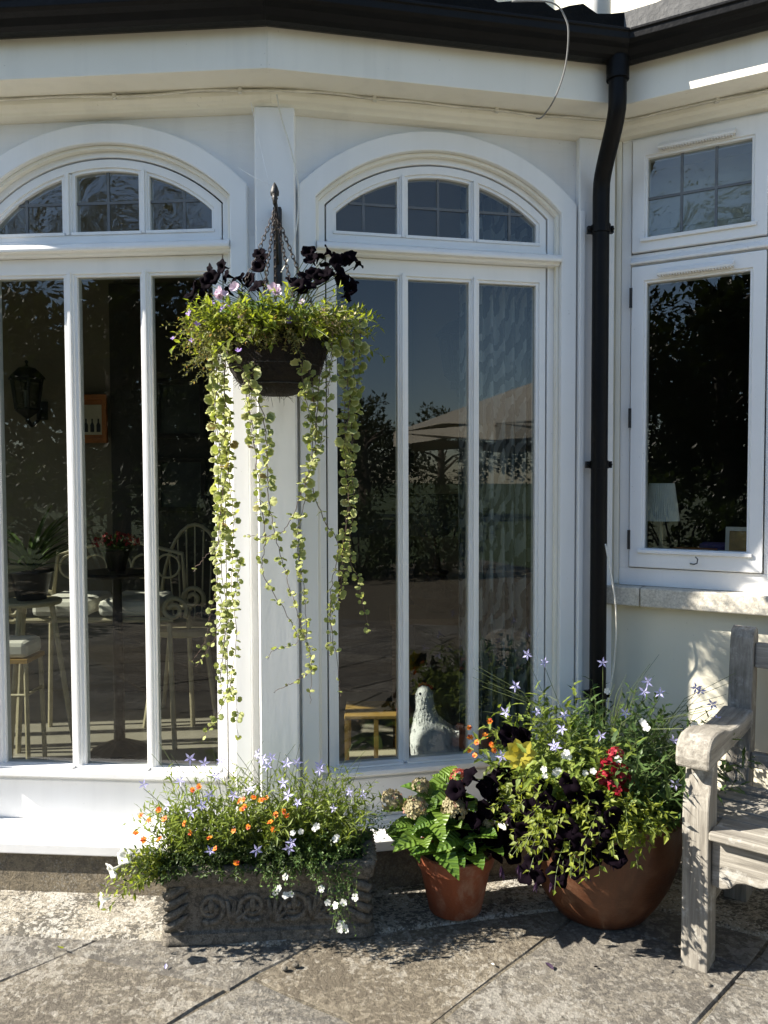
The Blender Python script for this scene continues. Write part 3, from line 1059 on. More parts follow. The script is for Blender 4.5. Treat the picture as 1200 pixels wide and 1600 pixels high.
def copy_thing(o, loc, label=None, rotz=0.0, sc=1.0):
    c = o.copy()
    COL.objects.link(c)
    c.location = loc
    c.rotation_euler = (0, 0, rotz)
    c.scale = (sc, sc, sc)
    if label: c['label'] = label
    for ch in o.children:
        d = ch.copy(); COL.objects.link(d); d.parent = c
        for g in ch.children:
            e = g.copy(); COL.objects.link(e); e.parent = d
    return c


GT = 'trees mirrored in the bay windows'
near_tree_label = 'tall dark tree mirrored in the left bay window'
t1 = tree_proto(1, 5.2, 2.2, 2.3, 3.5, 70, 150, 0.20, (-5.6, -6.2, -0.09), near_tree_label, GT)
for k, (x, y, s) in enumerate(((-3.6, -9.4, 0.85), (-8.6, -7.6, 0.85), (-9.8, -4.6, 0.8), (-6.4, -10.8, 1.0), (-1.6, -12.5, 0.8))):
    copy_thing(t1, (x, y, -0.09), near_tree_label, k * 1.3 + 0.7, s)
far_label = 'low distant tree mirrored in the right bay window'
t2 = tree_proto(2, 3.4, 1.9, 1.7, 2.3, 40, 70, 0.2, (6.2, -17.0, -0.09), far_label, GT)
for k, (x, y, s) in enumerate(((2.6, -16.5, 1.35), (9.5, -20, 0.95), (13.0, -21, 1.0), (16.5, -19, 1.1), (4.5, -21, 1.2), (20.0, -18, 1.1), (11.0, -24, 1.15), (0.3, -18, 1.1))):
    copy_thing(t2, (x, y, -0.09), far_label, k * 0.9 + 0.3, s)

shrub_label = 'leafy garden shrub mirrored low in the window glass'
sh = thing('garden_shrub', shrub_label, 'shrub', (-3.1, -3.2, -0.09), 'shrubs mirrored in the window glass')
obj('foliage', crown(5, 0.75, 0.6, 0.6, 26, 80, 0.085), M['shrubleaf'], sh, recalc=False, local=True)
mm = MB()
for k in range(7):
    a = k * 0.9
    mm.tube([(0, 0, 0), (0.2 * math.cos(a), 0.2 * math.sin(a), 0.4), (0.45 * math.cos(a), 0.45 * math.sin(a), 0.85)], [0.02, 0.014, 0.006], 6)
obj('stem', mm, M['bark'], sh, local=True)
for k, (x, y, s) in enumerate(((-4.3, -3.6, 1.3), (-2.0, -4.6, 1.0), (-5.4, -2.2, 1.5), (-0.9, -5.2, 1.1), (0.6, -5.6, 0.9), (1.9, -5.3, 1.0), (-6.4, -0.8, 1.4), (3.2, -5.2, 1.05), (4.4, -4.9, 1.15), (-3.4, -5.3, 1.5))):
    copy_thing(sh, (x, y, -0.09), shrub_label, k * 1.1, s)

# garden parasol
pa = thing('garden_parasol', 'large cream garden parasol mirrored in the right bay window', 'parasol', (4.8, -2.4, 0.0))
apex, edge, hw = 2.70, 1.92, 2.2
corners = []
for k in range(8):
    a = k * PI / 4 + 0.2
    corners.append(Vector((4.8 + hw * math.cos(a), -2.4 + hw * math.sin(a), edge)))
top = Vector((4.8, -2.4, apex))
for k in range(8):
    a, b = corners[k], corners[(k + 1) % 8]
    mid = (a + b) / 2 + Vector((0, 0, 0.05)) + (top - (a + b) / 2) * 0.02
    vs = []
    for dz in (0, -0.012):
        vs += [top + Vector((0, 0, dz)), a + Vector((0, 0, dz)), mid + Vector((0, 0, dz)), b + Vector((0, 0, dz))]
    m = MB(); m.add(vs, [(0, 1, 2), (0, 2, 3), (4, 6, 5), (4, 7, 6), (1, 5, 6, 2), (2, 6, 7, 3), (0, 4, 5, 1), (0, 3, 7, 4)])
    m.add([a, b, b + Vector((0, 0, -0.16)), mid + Vector((0, 0, -0.17)), a + Vector((0, 0, -0.16))], [(0, 1, 2, 3, 4)])
    obj('canopy_panel', m, M['canvas'], pa, recalc=False)
    m = MB(); m.tube([top + Vector((0, 0, -0.05)), a + Vector((0, 0, -0.03))], 0.012, 6); obj('rib', m, M['teak'], pa)
m = MB(); m.tube([(4.8, -2.4, 0.0), (4.8, -2.4, apex + 0.1)], 0.028, 10); obj('pole', m, M['teak'], pa)
m = MB(); m.lathe([(0.28, 0.0), (0.28, 0.07), (0.06, 0.1), (0.05, 0.35), (0.03, 0.36)], 20, (4.8, -2.4, 0), True); obj('base', m, M['black'], pa)

# ------------------------------------------------------------------ things inside the rooms
M['bulb'] = plain('lantern_glass', (0.25, 0.25, 0.22), 0.15, 0, 0, 20, 0.1)
M['fabric'] = plain('white_cushion_cloth', (0.70, 0.68, 0.60), 0.9, 0, 0.1, 60, 0.06)
M['wicker'] = plain('dark_wicker', (0.055, 0.032, 0.018), 0.6, 0, 0.8, 70, 0.5)
M['creamiron'] = plain('cream_painted_iron', (0.50, 0.44, 0.28), 0.5, 0, 0.2, 40, 0.15)
M['gold'] = plain('gilded_wood', (0.48, 0.30, 0.09), 0.4, 0, 0.2, 30, 0.3)
M['orange'] = plain('orange_frame_wood', (0.42, 0.14, 0.03), 0.5, 0, 0.1, 30, 0.3)
M['paper'] = plain('cream_paper', (0.52, 0.47, 0.33), 0.8, 0, 0, 20, 0.1)
M['bottle'] = plain('dark_print', (0.02, 0.02, 0.025), 0.6)
M['frame_dark'] = plain('dark_frame', (0.02, 0.014, 0.01), 0.4, 0, 0, 20, 0.3)
M['print_dark'] = plain('dark_picture', (0.045, 0.05, 0.04), 0.5, 0, 0, 18, 0.8)
M['feather'] = plain('white_feather_glaze', (0.80, 0.81, 0.80), 0.7, 0, 0.6, 70, 0.12)
M['red'] = plain('red', (0.35, 0.02, 0.02), 0.6)
M['greenleaf'] = leafmat('dark_house_plant_leaves', (0.03, 0.07, 0.015), (0.10, 0.15, 0.04), 0.3)
M['shade'] = plain('pleated_lampshade', (0.74, 0.78, 0.74), 0.9, 0, 0.05, 40, 0.06)
M['darkshade'] = plain('dark_lampshade', (0.035, 0.033, 0.03), 0.85, 0, 0.1, 30, 0.2)
M['purple'] = plain('purple_cloth', (0.10, 0.07, 0.2), 0.8)


def curtain_mat():
    m, nt, p, _ = nmat('grey_patterned_curtain')
    co = pos(nt)
    w = nd(nt, 'ShaderNodeTexWave', Scale=5.0, Distortion=11.0, Detail=3.0)
    w.inputs['Detail Scale'].default_value = 1.1
    w.wave_type = 'RINGS'
    nt.links.new(co, w.inputs['Vector'])
    n = noise(nt, 13, 3, 0.6, co, 2.0)
    k = nd(nt, 'ShaderNodeMath', operation='MULTIPLY')
    nt.links.new(w.outputs['Fac'], k.inputs[0]); nt.links.new(n, k.inputs[1])
    col = ramp(nt, k.outputs[0], [(0.20, (0.40, 0.42, 0.42)), (0.30, (0.12, 0.135, 0.14))])
    nt.links.new(col, p.inputs['Base Color'])
    p.inputs['Roughness'].default_value = 0.95
    return m


M['curtain'] = curtain_mat()


def curtain(F, s0, s1, z0, z1, d, label):
    m = MB()
    n = 90
    vs, fs = [], []
    for k in range(n + 1):
        s = s0 + (s1 - s0) * k / n
        w = 0.022 * math.sin(k * 0.52) + 0.010 * math.sin(k * 0.23 + 1)
        for z, g in ((z1, 0.7), ((z0 + z1) / 2, 1.0), (z0, 1.2)):
            for t in (0, 0.004):
                vs.append(F.p(s + 0.004 * math.sin(z * 3 + k), z, d - w * g - t))
    for k in range(n):
        a, b = k * 6, k * 6 + 6
        for q, e in ((0, 2), (2, 4)):
            fs += [(a + q, a + e, b + e, b + q), (a + q + 1, b + q + 1, b + e + 1, a + e + 1)]
        fs += [(a, b, b + 1, a + 1), (a + 4, a + 5, b + 5, b + 4)]
    fs += [(0, 1, 3, 2), (2, 3, 5, 4)]
    m.add(vs, fs)
    return tag(obj('curtain', m, M['curtain'], smooth=True, auto=60), label, 'curtain')


curtain(FR, 0.705, 1.03, 0.24, 2.47, -0.17, 'grey curtain with a leaf scroll pattern behind the right hand pane')
m = MB()
for k in range(7):
    z = 2.20 + k * 0.055
    FW.box(m, 0.07, 0.50, -0.155 - 0.002 * (k % 2), -0.150 - 0.002 * (k % 2), z, z + 0.0545)
M['blind'] = plain('pale_blind_cloth', (0.78, 0.77, 0.68), 0.9, 0, 0.05, 30, 0.05)
tag(obj('roman_blind', m, M['blind']), 'pale pulled up blind behind the small leaded casement', 'blind')


def wall_lantern(c, h, yb, label):
    """six sided tapered lantern on a wall bracket; c is its middle, h its height"""
    c = Vector(c)
    t = thing('wall_lantern', label, 'lantern', c)
    r = h * 0.26
    m = MB(); m.lathe([(0.002, 0.50 * h), (0.012, 0.47 * h), (0.004, 0.43 * h), (0.03 * h, 0.40 * h), (0.55 * r, 0.36 * h), (1.12 * r, 0.22 * h), (1.15 * r, 0.19 * h), (0.9 * r, 0.18 * h)], 6, c, True)
    obj('lantern_roof', m, M['iron'], t)
    m = MB(); m.lathe([(0.72 * r, -0.26 * h), (0.75 * r, -0.29 * h), (0.45 * r, -0.36 * h), (0.10 * r, -0.42 * h), (0.14 * r, -0.46 * h), (0.004, -0.5 * h)], 6, c, True)
    obj('lantern_base', m, M['iron'], t)
    for k in range(6):
        a, b = 2 * PI * k / 6, 2 * PI * (k + 1) / 6
        m = MB()
        m.tube([c + Vector((0.95 * r * math.cos(a), 0.95 * r * math.sin(a), 0.19 * h)), c + Vector((0.70 * r * math.cos(a), 0.70 * r * math.sin(a), -0.27 * h))], 0.007, 6)
        obj('lantern_bar', m, M['iron'], t)
        m = MB()
        q = [c + Vector((s * r * math.cos(g), s * r * math.sin(g), z * h)) for s, g, z in ((0.92, a, 0.18), (0.92, b, 0.18), (0.68, b, -0.26), (0.68, a, -0.26))]
        m.add(q, [(0, 1, 2, 3)])
        obj('lantern_pane', m, M['glass'], t, recalc=False)
    m = MB(); m.tube([c + Vector((0, 0, -0.24 * h)), c + Vector((0, 0, 0.02 * h))], 0.014, 8); obj('candle_tube', m, M['bulb'], t)
    m = MB(); m.tube([c + Vector((0, 0, -0.45 * h)), c + Vector((0, 0.05, -0.52 * h)), c + Vector((0, (yb - c.y) * 0.7, -0.42 * h)), Vector((c.x, yb - 0.012, c.z - 0.25 * h))], 0.010, 8)
    m.box(c.x - 0.03, c.x + 0.03, yb - 0.014, yb - 0.002, c.z - 0.40 * h, c.z - 0.10 * h)
    obj('wall_bracket', m, M['iron'], t)


wall_lantern((-1.96, 4.42, 1.871), 0.35, 4.62, 'black six sided wall lantern behind the leftmost pane')
wall_lantern((0.414, 4.38, 2.073), 0.44, 4.62, 'wall lantern with a pointed cap behind the middle pane of the right window')


def picture(c, w, h, yw, frame, art, label, extra=None):
    c = Vector((c[0], yw - 0.012, c[2]))
    t = thing('picture_frame', label, 'picture', c)
    fn = lambda a, b, y: Vector((c.x + a, y, c.z + b))
    m = MB(); k = 0.028
    m.ring([(-w / 2, -h / 2), (w / 2, -h / 2), (w / 2, h / 2), (-w / 2, h / 2)], [(-w / 2 + k, -h / 2 + k), (w / 2 - k, -h / 2 + k), (w / 2 - k, h / 2 - k), (-w / 2 + k, h / 2 - k)], yw - 0.026, yw - 0.002, fn)
    obj('frame', m, frame, t, bevel=0.003)
    m = MB(); m.box(c.x - w / 2 + k, c.x + w / 2 - k, yw - 0.012, yw - 0.003, c.z - h / 2 + k, c.z + h / 2 - k); obj('print', m, art, t)
    if extra: extra(t, c, yw)


def bottles(t, c, yw):
    m = MB(); m.box(c.x - 0.065, c.x + 0.065, yw - 0.0145, yw - 0.0122, c.z - 0.09, c.z + 0.08); obj('paper_sheet', m, M['paper'], t)
    for k, x in enumerate((-0.035, 0.0, 0.035)):
        m = MB()
        pr = [(-0.011, -0.07), (0.011, -0.07), (0.011, -0.03), (0.004, -0.015), (0.004, 0.005), (-0.004, 0.005), (-0.004, -0.015), (-0.011, -0.03)]
        m.prism([(c.x + x + a, c.z + b - 0.005) for a, b in pr], yw - 0.0165, yw - 0.0147, lambda a, b, y: Vector((a, y, b)))
        obj('printed_bottle', m, M['bottle'], t)


picture((-1.659, 4.6, 1.733), 0.17, 0.275, 4.585, M['orange'], M['orange'], 'orange framed print of three bottles behind the second pane', bottles)
picture((-1.159, 4.6, 1.786), 0.28, 0.33, 4.588, M['frame_dark'], M['print_dark'], 'upper dark framed picture on the inner wall left of the hanging basket')
picture((-1.158, 4.6, 1.358), 0.28, 0.31, 4.588, M['frame_dark'], M['print_dark'], 'lower dark framed picture on the inner wall left of the hanging basket')


def spiral(c, r0, r1, turns, ax, start=0.0, n=40):
    return [Vector(c) + (ax[0] * math.cos(start + turns * 2 * PI * k / n) + ax[1] * math.sin(start + turns * 2 * PI * k / n)) * (r0 + (r1 - r0) * k / n) for k in range(n + 1)]


EX, EY, EZ = Vector((1, 0, 0)), Vector((0, 1, 0)), Vector((0, 0, 1))
# cream iron settee with scrolled ends
sc0 = Vector((-1.314, 3.75, 0.796))
st = thing('iron_settee', 'cream iron settee with scrolled arms and white cushions behind the left window', 'settee', (sc0.x, sc0.y, 0.155))
for y in (3.6, 3.95):
    for sx, tn in ((-1, -1.6), (1, 1.6)):
        m = MB()
        m.tube(spiral((sc0.x + 0.36 * sx, y, sc0.z), 0.012, 0.062, tn, (EX * -sx, EZ)), 0.011, 8)
        obj('scroll_arm', m, M['creamiron'], st, smooth=True)
    for sx in (-0.34, 0.34):
        m = MB(); m.tube([(sc0.x + sx, y, sc0.z - 0.06), (sc0.x + sx * 1.05, y, 0.155)], 0.012, 8); obj('leg', m, M['creamiron'], st)
    m = MB(); m.tube([(sc0.x - 0.36, y, sc0.z - 0.045), (sc0.x + 0.36, y, sc0.z - 0.045)], 0.012, 8); obj('seat_rail', m, M['creamiron'], st)
m = MB()
for k in range(5):
    x = sc0.x - 0.24 + 0.12 * k
    m.tube([Vector((x, 3.96, sc0.z + 0.16)) + (EX * math.cos(a) + EZ * math.sin(a)) * 0.058 for a in [2 * PI * j / 20 for j in range(20)]], 0.006, 6, closed=True)
obj('back_rings', m, M['creamiron'], st)
m = MB(); m.tube([(sc0.x - 0.33, 3.95, sc0.z), (sc0.x - 0.31, 3.97, sc0.z + 0.22), (sc0.x, 3.98, sc0.z + 0.30), (sc0.x + 0.31, 3.97, sc0.z + 0.22), (sc0.x + 0.33, 3.95, sc0.z)], 0.011, 8)
obj('back_frame', m, M['creamiron'], st, smooth=True)
for x in (-0.15, 0.15):
    m = MB(); m.box(sc0.x + x - 0.13, sc0.x + x + 0.13, 3.58, 3.93, sc0.z - 0.03, sc0.z + 0.045)
    obj('cushion', m, M['fabric'], st, bevel=0.025)

# windsor style chair
cc = Vector((-1.013, 4.2, 0.877))
ch = thing('spindle_chair', 'pale hoop back spindle chair behind the left window', 'chair', (cc.x, cc.y, 0.155))
zs = 0.60
m = MB(); m.lathe([(0.17, zs), (0.20, zs + 0.01), (0.20, zs + 0.035), (0.17, zs + 0.045)], 24, (cc.x, cc.y - 0.1, 0), True); obj('seat', m, M['creamiron'], ch)
hoop = [(cc.x + 0.19 * math.cos(a), cc.y + 0.08, zs + 0.045 + 0.50 * math.sin(a)) for a in [PI * k / 16 for k in range(17)]]
m = MB(); m.tube(hoop, 0.010, 8); obj('back_hoop', m, M['creamiron'], ch, smooth=True)
for k in range(7):
    x = -0.14 + 0.28 * k / 6
    m = MB(); m.tube([(cc.x + x * 0.8, cc.y + 0.05, zs + 0.04), (cc.x + x, cc.y + 0.08, zs + 0.045 + 0.50 * math.sqrt(1 - (x / 0.19) ** 2))], 0.005, 6); obj('spindle', m, M['creamiron'], ch)
for sx in (-1, 1):
    for sy in (-1, 1):
        m = MB(); m.tube([(cc.x + 0.12 * sx, cc.y - 0.1 + 0.12 * sy, zs), (cc.x + 0.18 * sx, cc.y - 0.1 + 0.17 * sy, 0.155)], [0.016, 0.011], 8); obj('leg', m, M['creamiron'], ch)

# arching house plant on a pale stand
pp = Vector((-1.529, 3.45, 1.047))
stn = thing('plant_stand', 'pale wooden plant stand holding an arching house plant behind the leftmost pane', 'plant stand', (pp.x, pp.y, 0.155))
m = MB(); m.lathe([(0.12, 0), (0.125, 0.012), (0.12, 0.02)], 20, (pp.x, pp.y, pp.z - 0.20), True); obj('stand_top', m, M['creamiron'], stn)
for k in range(3):
    a = 0.3 + k * 2.1
    m = MB(); m.tube([(pp.x + 0.08 * math.cos(a), pp.y + 0.08 * math.sin(a), pp.z - 0.2), (pp.x + 0.17 * math.cos(a), pp.y + 0.17 * math.sin(a), 0.155)], 0.012, 8); obj('leg', m, M['creamiron'], stn)
hp = thing('house_plant', 'arching strap leaved house plant in a dark pot behind the leftmost pane', 'plant', (pp.x, pp.y, pp.z - 0.18))
m = MB(); m.lathe([(0.06, 0), (0.085, 0.11), (0.095, 0.12), (0.09, 0.13), (0.07, 0.12)], 20, (pp.x, pp.y, pp.z - 0.178), True); obj('pot', m, M['frame_dark'], hp, smooth=True, auto=40)
r = random.Random(11)
for k in range(42):
    a = r.uniform(0, 2 * PI)
    e = r.uniform(0.6, 1.45)
    m = MB(); m.leaf6(Vector((pp.x, pp.y, pp.z - 0.06)), Vector((math.cos(a) * math.cos(e), math.sin(a) * math.cos(e), math.sin(e))), Vector((0, 0, 1)), r.uniform(0.26, 0.44), 0.022, 0.15, r.uniform(0.3, 0.95), 7)
    obj('leaf', m, M['greenleaf'], hp, recalc=False)

# stool with a pale cushion
so = Vector((-1.529, 3.3, 0.688))
sto = thing('bamboo_stool', 'bamboo stool with a pale cushion low behind the leftmost pane', 'stool', (so.x, so.y, 0.155))
m = MB(); m.box(so.x - 0.075, so.x + 0.075, so.y - 0.08, so.y + 0.08, so.z - 0.03, so.z + 0.04); obj('cushion', m, M['fabric'], sto, bevel=0.02)
m = MB(); m.box(so.x - 0.08, so.x + 0.08, so.y - 0.085, so.y + 0.085, so.z - 0.048, so.z - 0.03); obj('seat_frame', m, M['gold'], sto)
for sx in (-1, 1):
    for sy in (-1, 1):
        m = MB(); m.tube([(so.x + 0.068 * sx, so.y + 0.07 * sy, so.z - 0.04), (so.x + 0.075 * sx, so.y + 0.08 * sy, 0.155)], 0.010, 8); obj('leg', m, M['creamiron'], sto)
    m = MB(); m.tube([(so.x + 0.07 * sx, so.y - 0.07, so.z - 0.18), (so.x + 0.07 * sx, so.y + 0.07, so.z - 0.18)], 0.007, 6); obj('stretcher', m, M['creamiron'], sto)
m = MB(); m.tube([(so.x - 0.07, so.y - 0.075, so.z - 0.18), (so.x + 0.07, so.y - 0.075, so.z - 0.18)], 0.007, 6); obj('stretcher', m, M['creamiron'], sto)

# pot of red flowers on the settee level table
rf = Vector((-1.191, 3.55, 1.048))
tb = thing('pedestal_table', 'small dark pedestal table carrying red flowers behind the second pane', 'table', (rf.x, rf.y, 0.155))
m = MB(); m.lathe([(0.15, 0), (0.16, 0.01), (0.15, 0.02)], 24, (rf.x, rf.y, rf.z - 0.09), True); obj('table_top', m, M['frame_dark'], tb)
m = MB(); m.lathe([(0.14, 0.155), (0.12, 0.18), (0.025, 0.22), (0.02, rf.z - 0.09)], 16, (rf.x, rf.y, 0), True); obj('pedestal', m, M['frame_dark'], tb)
rp = thing('flower_pot', 'dark pot of small red flowers behind the second pane', 'potted flowers', (rf.x, rf.y, rf.z - 0.068))
m = MB(); m.lathe([(0.035, 0), (0.06, 0.09), (0.055, 0.09)], 18, (rf.x, rf.y, rf.z - 0.067), True); obj('pot', m, M['frame_dark'], rp)
m = MB(); mf = MB()
for k in range(60):
    d = rvec(r); d.z = abs(d.z)
    b = Vector((rf.x, rf.y, rf.z + 0.02))
    m.leaf(b + d * 0.03, d, EZ, 0.06, 0.03)
    for j in range(4):
        mf.leaf(b + Vector((d.x * 0.10, d.y * 0.08, 0.03 + d.z * 0.045)), rvec(r), rvec(r), 0.016, 0.012)
obj('foliage', m, M['greenleaf'], rp, recalc=False); obj('flowers', mf, M['red'], rp, recalc=False, kind='stuff')

# lamp with a dark shade on a side table
lp = Vector((0.246, 3.75, 0.76))
ta = thing('side_table', 'dark side table behind the middle pane of the right window', 'table', (lp.x, lp.y, 0.155))
m = MB(); m.box(lp.x - 0.22, lp.x + 0.26, lp.y - 0.2, lp.y + 0.2, lp.z - 0.03, lp.z); obj('table_top', m, M['teak'], ta, bevel=0.004)
for sx in (-0.19, 0.23):
    for sy in (-0.17, 0.17):
        m = MB(); m.box(lp.x + sx - 0.018, lp.x + sx + 0.018, lp.y + sy - 0.018, lp.y + sy + 0.018, 0.155, lp.z - 0.03); obj('leg', m, M['teak'], ta)
la = thing('table_lamp', 'table lamp with dark drum shade and wicker urn base behind the right window', 'lamp', lp)
m = MB(); m.lathe([(0.05, 0.001), (0.10, 0.03), (0.135, 0.08), (0.12, 0.11), (0.06, 0.14), (0.045, 0.17), (0.06, 0.19), (0.02, 0.20), (0.012, 0.28), (0.012, 0.36)], 24, lp, True); obj('urn_base', m, M['wicker'], la, smooth=True, auto=50)
m = MB()
m.lathe([(0.155, 0.36), (0.125, 0.55)], 28, (lp.x + 0.03, lp.y, lp.z)); m.lathe([(0.152, 0.36), (0.122, 0.55)], 28, (lp.x + 0.03, lp.y, lp.z))
obj('lamp_shade', m, M['darkshade'], la, smooth=True, recalc=False)

# white hen figurine
hc = Vector((0.23, 3.2, 0.382))
hz, HK = 0.156, 1.30
hen = thing('hen_figurine', 'white hen figurine sitting on the floor behind the right window', 'figurine', (hc.x, hc.y, hz))
sp = [(0.165, 0.165, 0.006), (0.145, 0.150, 0.040), (0.105, 0.122, 0.078), (0.045, 0.095, 0.100), (-0.005, 0.098, 0.110), (-0.035, 0.130, 0.106), (-0.054, 0.166, 0.082), (-0.064, 0.200, 0.054), (-0.066, 0.230, 0.040), (-0.070, 0.258, 0.037), (-0.072, 0.282, 0.034), (-0.075, 0.298, 0.022), (-0.076, 0.304, 0.004)]
m = MB(); m.tube([(hc.x + a, hc.y, hz + b * HK) for a, b, _ in sp], [c for *_, c in sp], 20)
m.lathe([(0.085, 0), (0.09, 0.012), (0.06, 0.05)], 20, (hc.x - 0.005, hc.y, hz), True)
obj('body', m, M['feather'], hen, smooth=True)
m = MB()
for k in range(7):
    m.leaf6(Vector((hc.x + 0.10, hc.y + (k - 3) * 0.013, hz + 0.14 * HK)), Vector((0.7, (k - 3) * 0.12, 0.7)), EX, 0.10, 0.035, 0.1, 0.1)
obj('tail', m, M['feather'], hen, recalc=False)
m = MB()
for k in range(5):
    m.ball((hc.x - 0.088 + k * 0.012, hc.y, hz + 0.302 * HK + 0.006 * math.sin(k * 1.2)), 0.009, 8, (0.8, 0.4, 1.2))
m.ball((hc.x - 0.094, hc.y, hz + 0.262 * HK), 0.010, 8, (0.6, 0.6, 1.5))
obj('comb', m, M['red'], hen)
m = MB(); m.tube([(hc.x - 0.095, hc.y, hz + 0.281 * HK), (hc.x - 0.122, hc.y, hz + 0.274 * HK)], [0.009, 0.001], 8); obj('beak', m, M['gold'], hen)

m = MB()
rf_ = random.Random(77)
for k in range(420):
    i = rf_.randrange(1, len(sp) - 3)
    t = rf_.random()
    (a0, b0, r0), (a1, b1, r1) = sp[i], sp[i + 1]
    ax = Vector((a0 - a1, 0, (b0 - b1) * HK)).normalized()
    c_ = Vector((hc.x + a0 + (a1 - a0) * t, hc.y, hz + (b0 + (b1 - b0) * t) * HK))
    o_ = Quaternion(ax, rf_.uniform(0, 2 * PI)) @ ax.orthogonal().normalized()
    rr_ = r0 + (r1 - r0) * t
    if c_.z + o_.z * rr_ < hz + 0.02: continue
    L_ = 0.018 + 0.16 * rr_
    m.leaf6(c_ + o_ * rr_ * 0.97 - ax * L_ * 0.3, ax + o_ * 0.30 + Vector((0, 0, -0.25)), o_, L_, L_ * 0.55, 0.1, 0.12, 3)
obj('feathers', m, M['feather'], hen, recalc=False, kind='stuff')
m = MB()
for sy in (-1, 1):
    m.ball((hc.x - 0.088, hc.y + sy * 0.028, hz + 0.283 * HK), 0.0055, 8)
obj('eyes', m, M['iron'], hen)

# gilded stand
gs = Vector((-0.036, 3.35, 0.378))
g = thing('gilded_stand', 'small gilded wooden stand low behind the right window', 'stand', (gs.x, gs.y, 0.155))
m = MB(); m.box(gs.x - 0.13, gs.x + 0.10, gs.y - 0.11, gs.y + 0.11, 0.40, 0.415); obj('stand_top', m, M['gold'], g, bevel=0.003)
m = MB(); m.box(gs.x - 0.12, gs.x + 0.09, gs.y - 0.10, gs.y + 0.10, 0.20, 0.212); obj('shelf', m, M['paper'], g, bevel=0.003)
for sx in (-0.12, 0.0, 0.09):
    for sy in (-0.10, 0.10):
        m = MB(); m.box(gs.x + sx - 0.009, gs.x + sx + 0.009, gs.y + sy - 0.009, gs.y + sy + 0.009, 0.156, 0.40); obj('leg', m, M['gold'], g)

# inner window ledge with lamp, frame and books
m = MB(); FW.box(m, 0.03, 1.02, -0.36, -0.101, 1.075, 1.100); obj('inner_ledge', m, M['teak'], house)
q = FW.p(0.128, 1.101, -0.22)
l2 = thing('table_lamp', 'small lamp with a pleated pale shade inside the casement window', 'lamp', q)
m = MB(); m.lathe([(0.035, 0), (0.036, 0.012), (0.008, 0.022), (0.006, 0.125)], 18, q, True); obj('lamp_base', m, M['creamiron'], l2, smooth=True, auto=40)
m = MB()
n = 96
vs, fs = [], []
for k in range(n):
    a = 2 * PI * k / n
    w = 1 + (0.025 if k % 2 else -0.025)
    for rr, z in ((0.066, 0.118), (0.046, 0.262)):
        vs.append((q.x + rr * w * math.cos(a), q.y + rr * w * math.sin(a), q.z + z))
for k in range(n):
    j = (k + 1) % n
    fs.append((2 * k, 2 * j, 2 * j + 1, 2 * k + 1))
m.add(vs, fs); obj('lamp_shade', m, M['shade'], l2, recalc=False)
pf = FW.p(0.43, 1.101, -0.20)
fr = thing('photo_frame', 'white edged picture frame seen from the back inside the casement window', 'picture frame', pf)
fn = lambda a, b, d: FW.p(0.43 + a, 1.1015 + b, -0.20 + d - b * 0.2)
m = MB(); m.ring([(-0.07, 0), (0.09, 0), (0.09, 0.10), (-0.07, 0.10)], [(-0.057, 0.012), (0.077, 0.012), (0.077, 0.086), (-0.057, 0.086)], -0.008, 0.008, fn); obj('frame', m, M['fabric'], fr)
m = MB(); m.prism([(-0.057, 0.012), (0.077, 0.012), (0.077, 0.086), (-0.057, 0.086)], -0.003, 0.003, fn); obj('backing', m, M['gold'], fr)
m = MB(); FW.box(m, 0.17, 0.33, -0.24, -0.14, 1.1015, 1.118); tag(obj('book', m, M['orange'], bevel=0.002), 'thin red brown book lying inside the casement window', 'book')
m = MB(); FW.box(m, 0.26, 0.36, -0.34, -0.25, 1.1015, 1.135); tag(obj('folded_cloth', m, M['purple'], bevel=0.01), 'folded purple cloth inside the casement window', 'cloth')

# ------------------------------------------------------------------ weathered bench
BL = (0.836, 2.216, 0.0)
bench = thing('garden_bench', 'weathered grey wooden garden bench with scrolled arms at the right edge', 'bench', BL, rotz=math.radians(-37))
MU = Matrix.Identity(4)
MZ = Matrix(((0, 0, -1, 0), (0, 1, 0, 0), (1, 0, 0, 0), (0, 0, 0, 1)))       # mesh x -> up, y -> depth, z -> -width
MV = Matrix(((0, 0, 1, 0), (1, 0, 0, 0), (0, 1, 0, 0), (0, 0, 0, 1)))        # mesh x -> depth, y -> up, z -> width


def piece(name, mb, mtx, bev=0.005, label=None):
    o = obj(name, mb, M['wood'], bench, local=True, bevel=bev, label=label)
    o.matrix_local = mtx
    return o


BW = 1.25
idf = lambda a, b, h: Vector((a, b, h))
fl = [(0.0, 0.0), (0.0, 0.086), (0.585, 0.086), (0.585, 0.030), (0.55, 0.026), (0.52, 0.018), (0.49, 0.006), (0.46, 0.0), (0.42, -0.002), (0.3, 0.0)]
for x in (0.0, BW - 0.073):
    m = MB(); m.prism(fl, -0.073 - x, -x, idf); piece('leg', m, MZ)
    m = MB(); m.prism([(0.0, 0.455), (0.0, 0.535), (0.40, 0.535), (0.86, 0.575), (0.885, 0.565), (0.895, 0.545), (0.885, 0.515), (0.86, 0.505), (0.42, 0.457)], -0.073 - x, -x, idf); piece('back_post', m, MZ)
    arm = [(-0.036, 0.583), (-0.040, 0.612), (-0.034, 0.640), (-0.016, 0.660), (0.010, 0.668), (0.06, 0.668), (0.12, 0.660), (0.19, 0.642), (0.27, 0.632), (0.36, 0.632), (0.47, 0.640), (0.47, 0.588), (0.36, 0.582), (0.22, 0.585), (0.10, 0.586), (0.05, 0.5855)]
    m = MB(); m.prism(arm, x - 0.010, x + 0.083, idf); piece('arm', m, MV, 0.008)
    m = MB(); m.box(0.087, 0.455, 0.14, 0.20, x + 0.018, x + 0.055); piece('side_stretcher', m, MV)
    m = MB(); m.box(0.087, 0.455, 0.32, 0.382, x + 0.018, x + 0.055); piece('seat_rail', m, MV)
m = MB()
